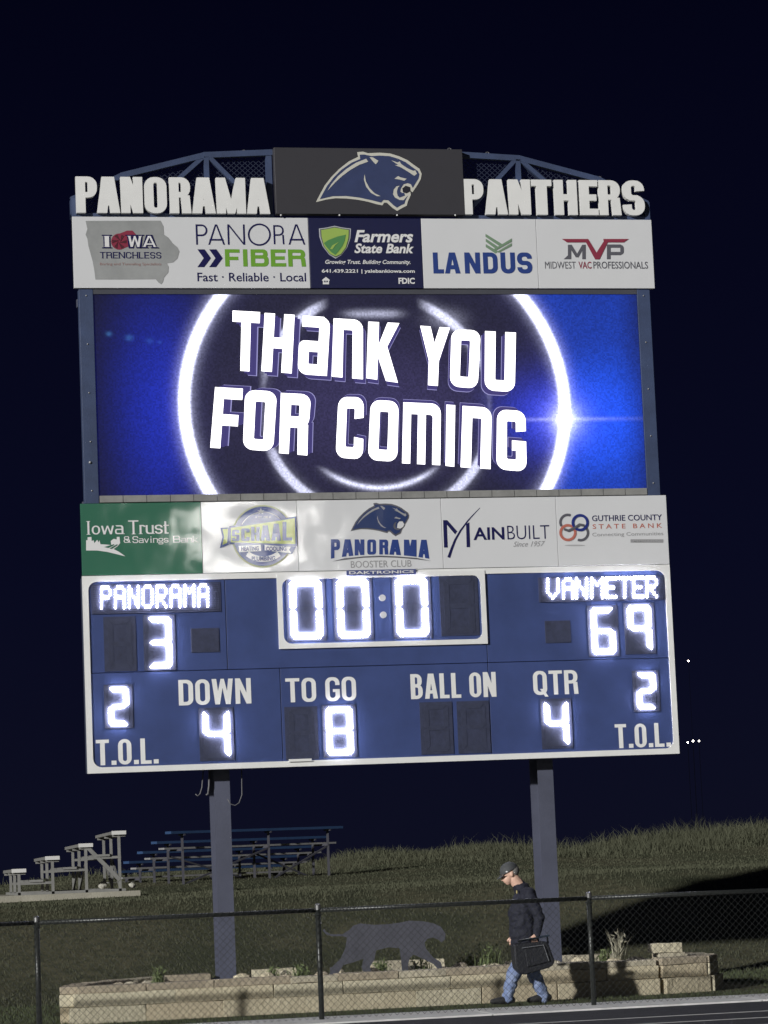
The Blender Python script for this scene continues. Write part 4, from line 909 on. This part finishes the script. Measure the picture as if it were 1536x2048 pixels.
# dot matrix team names
FNT = {'P': ['11110', '10001', '10001', '11110', '10000', '10000', '10000'], 'A': ['01110', '10001', '10001', '11111', '10001', '10001', '10001'], 'N': ['10001', '11001', '11001', '10101', '10011', '10011', '10001'],
       'O': ['01110', '10001', '10001', '10001', '10001', '10001', '01110'], 'R': ['11110', '10001', '10001', '11110', '10100', '10010', '10001'], 'M': ['10001', '11011', '10101', '10001', '10001', '10001', '10001'],
       'V': ['10001', '10001', '10001', '10001', '10001', '01010', '00100'], 'E': ['11111', '10000', '10000', '11110', '10000', '10000', '11111'], 'T': ['11111', '00100', '00100', '00100', '00100', '00100', '00100']}
def led_name(s_, spans, tp, bo, fx, box, label):
    l, t_, r_, b_ = box; x0, z0 = YP(l, b_); x1, z1 = YP(r_, t_)
    pn = MB().box(x0, x1, -.012, -.0005, z0, z1).build('name_panel', mat('name_panel_blue', (.07, .08, .16), .5, 0, .3, 5), sb, label)
    b = MB(); n_ = 16
    for i in range(n_):
        zz = z0+(z1-z0)*(i+.5)/n_; b.box(x0+.02, x1-.02, -.020, -.012, zz-.007, zz+.006)
    b.build('louvre', DARKBOX, pn, kind='stuff')
    for c, (a, q) in zip(s_, spans):
        b = MB()
        for j in range(7):
            for i in range(5):
                if FNT[c][j][i] == '1':
                    px = fx[0]+(a+(q-a)*(i+.5)/5)/fx[2]; py = fx[1]+(tp(a)+(bo(a)-tp(a))*(j+.5)/7)/fx[2]
                    x, z = YP(px, py); ww = (q-a)/5/fx[2]/155*.42
                    k_ = plate([circ(x, z, ww, 8, .0215)], -.044, .026); b.add(k_.v, k_.f)
        led_sides(b.build('led_letter', None, pn).data)
led_name('PANORAMA', [(172+i*95, 172+i*95+76) for i in range(8)], lambda a: 655-(a-172)*.022, lambda a: 815-(a-172)*.020, (150, 980, K6), (183, 1164, 440, 1229), 'lit name panel reading PANORAMA')
led_name('VANMETER', [(553, 640), (662, 740), (750, 835), (853, 945), (955, 1035), (1042, 1132), (1140, 1222), (1232, 1312)], lambda a: 602-(a-553)*.022, lambda a: 748-(a-553)*.015, (930, 980, K6), (1078, 1150, 1330, 1205), 'lit name panel reading VAN METER')
# odds and ends on the cabinet
x0, z0 = YP(577, 1524); x1, z1 = YP(622, 1519); MB().box(x0, x1, -.05, -.024, z0, z1+.01).build('label_strip', TRIM, sb)
CAB = mat('cable_jacket', (.12, .12, .13), .5)
for pts, r_ in (([(407, 1548), (404, 1575), (400, 1588), (395, 1592), (391, 1588)], .008), ([(419, 1548), (418, 1572), (416, 1588), (412, 1590)], .012), ([(484, 1560), (484, 1590), (478, 1606), (470, 1611), (461, 1608), (455, 1598)], .007)):
    q = [(YP(a, c, .25)[0], .25, YP(a, c, .25)[1]) for a, c in pts]; q[0] = (q[0][0], .25, 2.95)
    MB().tube(q, r_, 8).build('cable', CAB, sb, smooth=True)

# ------------------------------------------------------------------ bleachers
def bleacher(name, label, org, du, dr, L, rows, rise, run, seatz, mseat, mfoot, mfr, frames, slab=None, caps=None):
    """du = unit bench direction, dr = unit direction in which rows rise"""
    t = thing(name, label, 'bleachers', (org[0], org[1], org[2])); O = Vector(org); du = Vector((*du, 0)); dr = Vector((*dr, 0)); Zv = Vector((0, 0, 1))
    for k_ in range(rows):
        c = O+dr*(run*k_)+Zv*(seatz+rise*k_)
        so__ = MB().bar(c, c+du*L, .25, .055).build('seat', mseat, t)
        if caps: MB().bar(c-du*.004, c-du*.03, .262, .068).build('end_cap', caps, so__)
        if k_ > 0 or rows > 4:
            f = O+dr*(run*k_-.33)+Zv*(seatz+rise*k_-.40); f = O+dr*(run*k_-.30)+Zv*(max(.14, rise*k_+.04))
            MB().bar(f, f+du*L, .25, .04).build('footboard', mfoot, t)
    for fpos in frames:
        b = MB(); base = O+du*fpos
        for k_ in range(rows):
            s_ = base+dr*(run*k_); top = seatz+rise*k_-.022
            b.bar(s_+Zv*.0, s_+Zv*top, .05)
            b.bar(s_+dr*-.12+Zv*(top-.03), s_+dr*.12+Zv*(top-.03), .04)
            if k_ > 0: b.bar(s_+dr*-run+Zv*(rise*k_+.0), s_+dr*.03+Zv*(rise*k_+.0), .045)
        b.bar(base+dr*(-.1)+Zv*.02, base+dr*(run*(rows-1)+.1)+Zv*.02, .05)
        b.build('frame', mfr, t)
    b = MB()
    for i in range(len(frames)-1):
        p = O+dr*(run*(rows-1)); b.bar(p+du*frames[i]+Zv*.05, p+du*frames[i+1]+Zv*(seatz+rise*(rows-1)-.4), .035)
        p = O+dr*(run*(rows-2)); b.bar(p+du*frames[i+1]+Zv*.05, p+du*frames[i]+Zv*(seatz+rise*(rows-2)-.3), .035)
    b.build('brace', mfr, t); return t
def at_depth(px, py, D):           # point on the ray at distance D along the view axis
    return _C+ray(px, py)*D
pA = at_depth(241, 1782, 52.6); zA = float(pA[2])
ga = .61; topx = pA[0]; yA = float(pA[1])
bl = bleacher('bleachers', 'small aluminium bleachers of four rows seen end on at the left on a concrete slab', (float(topx)-3*ga, yA, zA), (.04, 1), (1, 0), 4.6, 4, .205, ga, .44, ALU, ALU, ALU, (.05, 2.1, 4.1), caps=mat('end_cap_plastic', (.62, .62, .60), .6))
b = MB(); tp = Vector((float(topx), yA+.05, zA)); b.bar(tp+Vector((-.61, 0, .85)), tp+Vector((0, 0, .20)), .06, .07); b.build('brace', ALU, bl)
slabm = mat('bleacher_concrete', (.40, .38, .31), .9, 0, .25, 3, .4, 40)
b = MB(); b.box(float(topx)-4.2, float(topx)+.32, yA-.35, yA+5.0, zA-.25, zA-.002); so_ = b.build('concrete_slab', slabm, kind='structure')
pB = at_depth(367, 1768, 63.0); zB = float(pB[2]); bd = (_r0*3.6+np.array([math.sin(YAW), math.cos(YAW), 0])*2.6); bd /= np.linalg.norm(bd); bd = bd[:2]
rdir = np.array([bd[1], -bd[0]])           # rows rise towards the camera side
Lb = 4.55; nrow = 5
pO = np.array([pB[0], pB[1]])-rdir*(.61*(nrow-1))-bd*.35
blB = bleacher('bleachers', 'dark blue and grey bleachers seen from behind beyond the left column', (float(pO[0]), float(pO[1]), zB-.06), tuple(bd), tuple(rdir), Lb, nrow, .2, .61, .38, BBLUE, ALUD, mat('dark_frame', (.065, .065, .08), .6), (.35, 2.6, Lb-.35))
for px, py, rr_, lab in ((205, 1771, .085, 'pale round stone lying on the slab under the aluminium bleachers'), (264, 1771, .07, 'pale round stone right of the aluminium bleachers')):
    q = at_depth(px, py, 53.2); t = rubble('round_stone', float(q[0]), float(q[1]), float(q[2])-.0, rr_, rr_, rr_*.8, mat('pale_stone', (.45, .44, .38), .8), None)
    t['label'] = lab; t['category'] = 'stone'

# ------------------------------------------------------------------ fence
FYY = -4.42
fe = thing('chain_link_fence', 'black chain link fence with round top rail between the track and the stone bed', 'fence', (0, FYY, 0))
postx = [-7.93, -4.86, -1.80, 1.27, 4.34, 7.4]
pm = MB(); pm.tube([(0, 0, 0), (0, 0, 1.23)], .030, 14); pme = pm.mesh('post', smooth=False)
cm = MB(); cm.tube([(0, 0, 1.21), (0, 0, 1.26)], .034, 14); cm.ball((0, 0, 1.262), (.034, .034, .016), 12, 6); cme = cm.mesh('post_cap')
for p in pme.polygons: p.use_smooth = len(p.vertices) == 4
CAPM = mat('post_cap_metal', (.35, .35, .35), .25, .8)
for x in postx:
    o = put('post', pme, FENCEP, fe, loc=(x, 0, .0)); c_ = put('post_cap', cme, CAPM, o)
    MB().tube([(x+.045*math.cos(a), FYY+.045*math.sin(a), 1.16) for a in np.linspace(0, 6.283, 13)], .006, 5).build('tie_band', FENCEP, fe)
for i in range(len(postx)-1):
    MB().tube([(postx[i]+.0, FYY-.0, 1.205), (postx[i+1], FYY, 1.205)], .024, 12).build('top_rail', FENCEP, fe, smooth=True)
b = MB(); hw = .0385; vv, ff = [], []
x = -7.9; i = 0
zz = np.arange(.035, 1.245, hw)
while x < 7.4:
    P0 = []
    for j, z in enumerate(zz): P0.append((x+(hw if (j % 2) else 0), FYY-.034+(.004 if (j % 2) else -.004), z))
    b.tube(P0, .0026, 4, cap=False); x += hw*1.0; i += 1
    P0 = []
    for j, z in enumerate(zz): P0.append((x+(0 if (j % 2) else hw), FYY-.034+(-.004 if (j % 2) else .004), z))
    b.tube(P0, .0026, 4, cap=False); x += hw
b.build('wire_mesh', FENCEM, fe, kind='stuff')

# ------------------------------------------------------------------ walking man
PY = -3.06
def pj(px, py, dy=0.): x, z = YP(px, py, PY); return Vector((x, PY+dy, z))
SKIN = mat('skin', (.72, .46, .35), .55, 0, .1, 30); JACK = mat('navy_jacket', (.013, .015, .030), .8, 0, .3, 12, .5, 25)
JEAN = mat('blue_denim', (.16, .22, .42), .85, 0, 0, 11, .6, 60, col2=(.34, .42, .62)); SHOE = mat('dark_shoe', (.03, .03, .033), .6, 0, .3, 10)
CAPD = mat('grey_cap', (.07, .075, .08), .7, 0, .3, 20)
def blend(name, chains, m, parent, vox=.012, balls=(), smooth=2, label=None, fold=0):
    """limbs and masses melted into one continuous skin"""
    b = MB()
    for pts, rs in chains:
        n = len(pts); P_, R_ = [], []
        for i in range(n-1):
            for k_ in range(6):
                t = k_/6; P_.append(pts[i].lerp(pts[i+1], t)); R_.append(rs[i]*(1-t)+rs[i+1]*t)
        P_.append(pts[-1]); R_.append(rs[-1])
        b.tube(P_, R_, 14); b.ball(P_[0], R_[0], 12, 8); b.ball(P_[-1], R_[-1], 12, 8)
        for i in range(1, n-1): b.ball(pts[i], rs[i], 12, 8)
    for c, r in balls: b.ball(c, r, 16, 12)
    me = b.mesh('tmp'); o = bpy.data.objects.new('tmp', me); COL.objects.link(o)
    r_ = o.modifiers.new('r', 'REMESH'); r_.mode = 'VOXEL'; r_.voxel_size = vox
    s_ = o.modifiers.new('s', 'SMOOTH'); s_.iterations = smooth; s_.factor = .6
    dg_ = bpy.context.evaluated_depsgraph_get(); ev = o.evaluated_get(dg_); nm = bpy.data.meshes.new_from_object(ev)
    bpy.data.objects.remove(o); nm.name = name
    if parent: nm.transform(Matrix.Translation(-wloc(parent)))
    if fold:
        from mathutils import noise as nz_
        nn = [v.normal.copy() for v in nm.vertices]; pp_ = [v.co.copy() for v in nm.vertices]
        for v, n_, c_ in zip(nm.vertices, nn, pp_):
            f_ = nz_.noise(Vector((c_.x*9+c_.z*7, c_.y*8, c_.z*19-c_.x*6)))+.5*nz_.noise(Vector((c_.x*24, c_.y*20, c_.z*34+5)))
            v.co = c_+n_*f_*fold
    for p in nm.polygons: p.use_smooth = True
    nm.materials.clear(); return put(name, nm, m, parent, label)
base = pj(1045, 2012); base.z = .0
man = thing('person', 'man in grey cap, dark jacket and blue jeans walking left with his head bowed', 'person', tuple(base))
hc = pj(1018, 1747)
hipC = pj(1052, 1902); sh_ = pj(1051, 1788); nb = pj(1042, 1776)
fk, fa, ft = pj(1022, 1952, -.09), pj(1011, 1996, -.10), pj(992, 2007, -.10)      # near leg, forward
rk, ra, rt = pj(1072, 1950, .09), pj(1093, 1996, .10), pj(1070, 2007, .10)        # far leg, behind
fh, rh = hipC+Vector((-.03, -.09, 0)), hipC+Vector((.02, .09, 0))
arm_s = sh_+Vector((0, -.19, -.01)); arm_e = pj(1068, 1836, -.25); arm_w = pj(1060, 1868, -.27); hand = pj(1056, 1876, -.28)
arf_s = sh_+Vector((0, .19, -.01)); arf_e = pj(1064, 1838, .24); arf_w = pj(1040, 1872, .22); arf_h = pj(1034, 1880, .22)
def fingers(h, d, k_=1.):
    out = []
    for i in range(4):
        o_ = Vector((-.032+.021*i, 0, 0)); ln = (.9, 1, .95, .8)[i]
        p0 = h+o_+Vector((0, -.012*d, -.02)); out.append(([p0, p0+Vector((0, -.016*d, -.026*ln)), p0+Vector((0, .010*d, -.044*ln)), p0+Vector((0, .028*d, -.030*ln))], [.0095, .009, .0085, .008]))
    p0 = h+Vector((-.035, 0, .015)); out.append(([p0, p0+Vector((-.02, .012*d, -.022)), p0+Vector((-.008, .026*d, -.04))], [.011, .010, .009]))
    return out
chains = [([hipC, pj(1050, 1860), pj(1047, 1820), sh_], [.12, .115, .13, .10]), ([sh_, nb, pj(1028, 1758)], [.10, .075, .068]),
          ([fh, fk, fa], [.085, .055, .038]), ([rh, rk, ra], [.085, .055, .038]), ([fa, ft+Vector((.03, 0, .03))], [.030, .018]), ([ra, rt+Vector((.03, 0, .03))], [.030, .018]),
          ([sh_+Vector((0, -.08, 0)), arm_s, arm_e, arm_w], [.07, .055, .040, .028]), ([sh_+Vector((0, .08, 0)), arf_s, arf_e, arf_w], [.07, .055, .040, .028])]
chains += fingers(hand, 1)+fingers(arf_h, 1)
fwd = Vector((-.88, 0, -.47)); upv = Vector((-.47, 0, .88))
hb = [(hc+Vector((.018, 0, .020)), (.098, .076, .098)), (hc+fwd*.045+upv*-.045, (.060, .056, .062)), (hc+fwd*.065+upv*-.088, (.030, .034, .024)),
      (hc+fwd*.103+upv*-.022, (.020, .013, .017)), (hc+fwd*.094+upv*.002, (.013, .012, .02)), (hc+fwd*.086+upv*-.060, (.014, .024, .012)),
      (hc+Vector((.015, -.076, -.012)), (.018, .010, .030)), (hc+Vector((.015, .076, -.012)), (.018, .010, .030)), (hc+fwd*.08+upv*.018+Vector((0, -.03, 0)), (.014, .02, .010)), (hc+fwd*.08+upv*.018+Vector((0, .03, 0)), (.014, .02, .010)),
      (hand+Vector((0, 0, .0)), (.044, .020, .042)), (arf_h, (.044, .020, .042))]
blend('body', chains, SKIN, man, .0065, hb, 2)
EYEM = mat('eye_dark', (.03, .025, .02), .3)
for sy_ in (-1, 1): MB().ball(hc+fwd*.090+upv*.000+Vector((0, sy_*.030, 0)), (.009, .010, .006), 10, 8).build('eye', EYEM, man, smooth=True)
HAIR = mat('grey_hair', (.22, .21, .20), .9, 0, .4, 60)
b = MB(); b.ball(hc+Vector((.046, 0, .030)), (.076, .0785, .082), 16, 12); b.build('hair', HAIR, man, smooth=True)
# cap: crown and peak
b = MB(); cc = hc+upv*.040+Vector((.020, 0, .0)); nr, ns = 8, 20
for i in range(nr+1):
    t = math.pi/2*i/nr; rr_ = math.cos(t); hh = math.sin(t)
    for k_ in range(ns):
        a = 2*math.pi*k_/ns; loc = Vector((-math.cos(a)*.112*rr_, math.sin(a)*.092*rr_, hh*.098))
        # tilt with the head
        loc = Vector((-1, 0, 0)).cross(Vector((0, 0, 0)))+(-fwd*-1)*(-loc.x)*1.0+upv*loc.z+Vector((0, loc.y, 0))
        b.v.append(tuple(cc+loc))
for i in range(nr):
    for k_ in range(ns): b.f.append((i*ns+k_, i*ns+(k_+1) % ns, (i+1)*ns+(k_+1) % ns, (i+1)*ns+k_))
b.build('cap', CAPD, man, smooth=True)
b = MB(); pk0 = cc+fwd*.085-upv*.005; n_ = 12; vs = []
for lay in (0, 1):
    for i in range(n_+1):
        a = -math.pi/2+math.pi*i/n_; e0 = Vector((0, math.sin(a)*.085, 0))+fwd*(math.cos(a)*.02); vs.append(pk0+e0+upv*(-.004*lay)); vs.append(pk0+Vector((0, math.sin(a)*.078, 0))+fwd*(math.cos(a)*.085)+upv*(-.012*math.cos(a)-.005*lay))
m_ = 2*(n_+1); fs = []
for i in range(n_): fs += [(2*i, 2*i+1, 2*i+3, 2*i+2), (m_+2*i+2, m_+2*i+3, m_+2*i+1, m_+2*i), (2*i+1, m_+2*i+1, m_+2*i+3, 2*i+3)]
b.add(vs, fs); b.build('cap_peak', CAPD, man, smooth=True)
q = cc+fwd*.05+Vector((0, -.080, .010)); MB().ball(q, (.016, .008, .010), 10, 8).build('cap_glint', PWHITE, man)  # glint painted as a white blob on the near side of the cap
# clothes
blend('jacket', [([pj(1050, 1893), pj(1047, 1860), pj(1045, 1825), pj(1050, 1795)], [.165, .165, .165, .130]), ([pj(1050, 1795, -.12), pj(1050, 1795, .12)], [.105, .105]), ([pj(1054, 1800), pj(1045, 1781), pj(1039, 1773)], [.115, .100, .086]),
                 ([sh_+Vector((0, -.13, 0)), arm_s, arm_e, arm_w+Vector((.008, 0, .012))], [.085, .075, .062, .046]), ([sh_+Vector((0, .13, 0)), arf_s, arf_e, arf_w+Vector((.01, 0, .01))], [.085, .075, .062, .046])], JACK, man, .008, (), 2, fold=.014)
MB().ball(pj(1029, 1784, -.11), (.010, .008, .022), 8, 6).build('jacket_badge', mat('badge_gold', (.4, .33, .15), .5), man)
blend('jeans', [([pj(1052, 1880), hipC, hipC+Vector((0, 0, -.06))], [.13, .14, .12]), ([fh, fk+Vector((0, 0, 0)), fa+Vector((0, 0, .015))], [.105, .082, .062]), ([rh, rk, ra+Vector((0, 0, .015))], [.105, .082, .062]),
                ([fa+Vector((.0, 0, .03)), fa+Vector((.0, 0, -.0))], [.066, .060]), ([ra+Vector((.0, 0, .03)), ra+Vector((.0, 0, .0))], [.066, .060])], JEAN, man, .008, (), 1, fold=.013)
def shoe(a, ang):
    z = .03+.045; c = Vector((a.x, a.y, z)); d = Vector((-math.cos(ang), 0, -math.sin(ang)))
    return blend('shoe', [([c+Vector((.05, 0, -.005)), c, c+d*.10+Vector((0, 0, -.012)), c+d*.18+Vector((0, 0, -.02))], [.042, .048, .042, .030])], SHOE, man, .007, [(c+Vector((.015, 0, .03)), (.045, .045, .04))], 2)
shoe(fa, -.05); shoe(ra, .03)
# bag
BAG = mat('bag_fabric', (.022, .024, .032), .55, 0, .4, 25, .5, 60); BAGH = mat('bag_handle', (.05, .07, .10), .25, .3)
bp_ = pj(1064, 1948, -.28); bag = thing('carry_bag', 'dark soft equipment bag with a pale edged handle bar carried by the walking man', 'bag', (bp_.x, bp_.y, bp_.z))
by0, by1 = PY-.37, PY-.19
poly = [YP(px, py, PY-.28) for px, py in ((1024, 1890), (1040, 1886), (1068, 1884), (1088, 1882), (1093, 1886), (1106, 1921), (1103, 1930), (1095, 1935), (1048, 1949), (1040, 1948), (1030, 1938), (1027, 1930))]
o = plate([poly], by0, by1-by0).build('bag_body', BAG, bag); bv = o.modifiers.new('bevel', 'BEVEL'); bv.width = .025; bv.segments = 3; bv.limit_method = 'ANGLE'
pk_ = [YP(px, py, PY-.28) for px, py in ((1044, 1898), (1086, 1892), (1096, 1922), (1050, 1934))]
o = plate([pk_], by0-.02, .02).build('bag_pocket', BAG, bag); bv = o.modifiers.new('bevel', 'BEVEL'); bv.width = .008; bv.segments = 2
b = MB(); zp = [Vector((YP(px, py, by0)[0], by0-.022, YP(px, py, by0)[1])) for px, py in ((1043, 1896), (1086, 1890), (1097, 1922))]; b.tube(zp, .004, 6); b.build('piping', mat('piping_grey', (.25, .26, .28), .4), bag)
b = MB(); h0, h1 = pj(1024, 1882, -.28), pj(1086, 1870, -.28); b.bar(h0, h1, .05, .022); b.build('handle_bar', BAGH, bag, bevel=.006)
b = MB(); b.bar(h0+Vector((.0, -.02, .014)), h0.lerp(h1, .42)+Vector((0, -.02, .014)), .012, .006); b.build('handle_edge', mat('pale_edge', (.6, .62, .66), .4), bag)
for u_ in (.06, .93):
    p = h0.lerp(h1, u_); MB().tube([p, p+Vector((.008, 0, -.09))], .010, 8).build('strap', BAG, bag, smooth=True)

# ------------------------------------------------------------------ far lamps beyond the field
LAMPM = mat('far_lamp', (.8, .8, .8), .4, emit=(1, .95, .85), estr=30); REDL = mat('far_lamp_warm', (.8, .6, .5), .4, emit=(1, .8, .7), estr=22)
MAST = mat('dark_mast', (.003, .003, .004), .9, spec=0.)
for k_, (px, py, D, r_, lab) in enumerate(((1377, 1322, 420, .085, 'highest of the tiny distant lights right of the scoreboard'), (1375.5, 1485, 300, .05, 'left lamp of the row of three tiny distant lights'), (1386, 1482, 300, .065, 'middle lamp of the row of three tiny distant lights'), (1398, 1482, 300, .06, 'right lamp of the row of three tiny distant lights'))):
    p = at_depth(px, py, D); t = thing('distant_lamp', lab, 'lamp', (float(p[0]), float(p[1]), -6.6), 'distant lights beyond the hill')
    b = MB(); b.ball(p, r_*1.3, 10, 8); b.build('lamp_head', LAMPM if k_ else REDL, t)
    b = MB(); b.tube([(p[0], p[1], -6.6), (p[0], p[1], p[2]-r_)], .022, 6); b.build('mast', MAST, t)

# ------------------------------------------------------------------ floodlight mast across the field; the glossy signs mirror it
MASTP = mat('mast_steel', (.25, .25, .26), .5, .4); FL = mat('floodlight_lens', (.9, .9, .9), .3, emit=(1, .98, .93), estr=120)
mx_, my_ = 16.0, -110.0
fm = thing('floodlight_mast', 'tall floodlight mast with two rows of lamps across the field', 'floodlight', (mx_, my_, 0))
MB().tube([(mx_, my_, 0), (mx_, my_, 10), (mx_, my_, 20.6)], [.28, .20, .13], 14).build('mast', MASTP, fm, smooth=True)
for z in (18.2, 19.7):
    MB().bar((mx_-2.6, my_+.15, z), (mx_+2.6, my_+.15, z), .12).build('crossarm', MASTP, fm)
    for i in range(6):
        x = mx_-2.4+i*.96; b = MB(); b.tube([(x, my_+.25, z+.25), (x, my_+.55, z+.15), (x, my_+.62, z+.13)], [.12, .30, .31], 14); h_ = b.build('lamp_housing', MASTP, fm)
        b = MB(); b.tube([(x, my_+.622, z+.13), (x, my_+.64, z+.125)], .29, 14); b.build('lamp_lens', FL, h_)
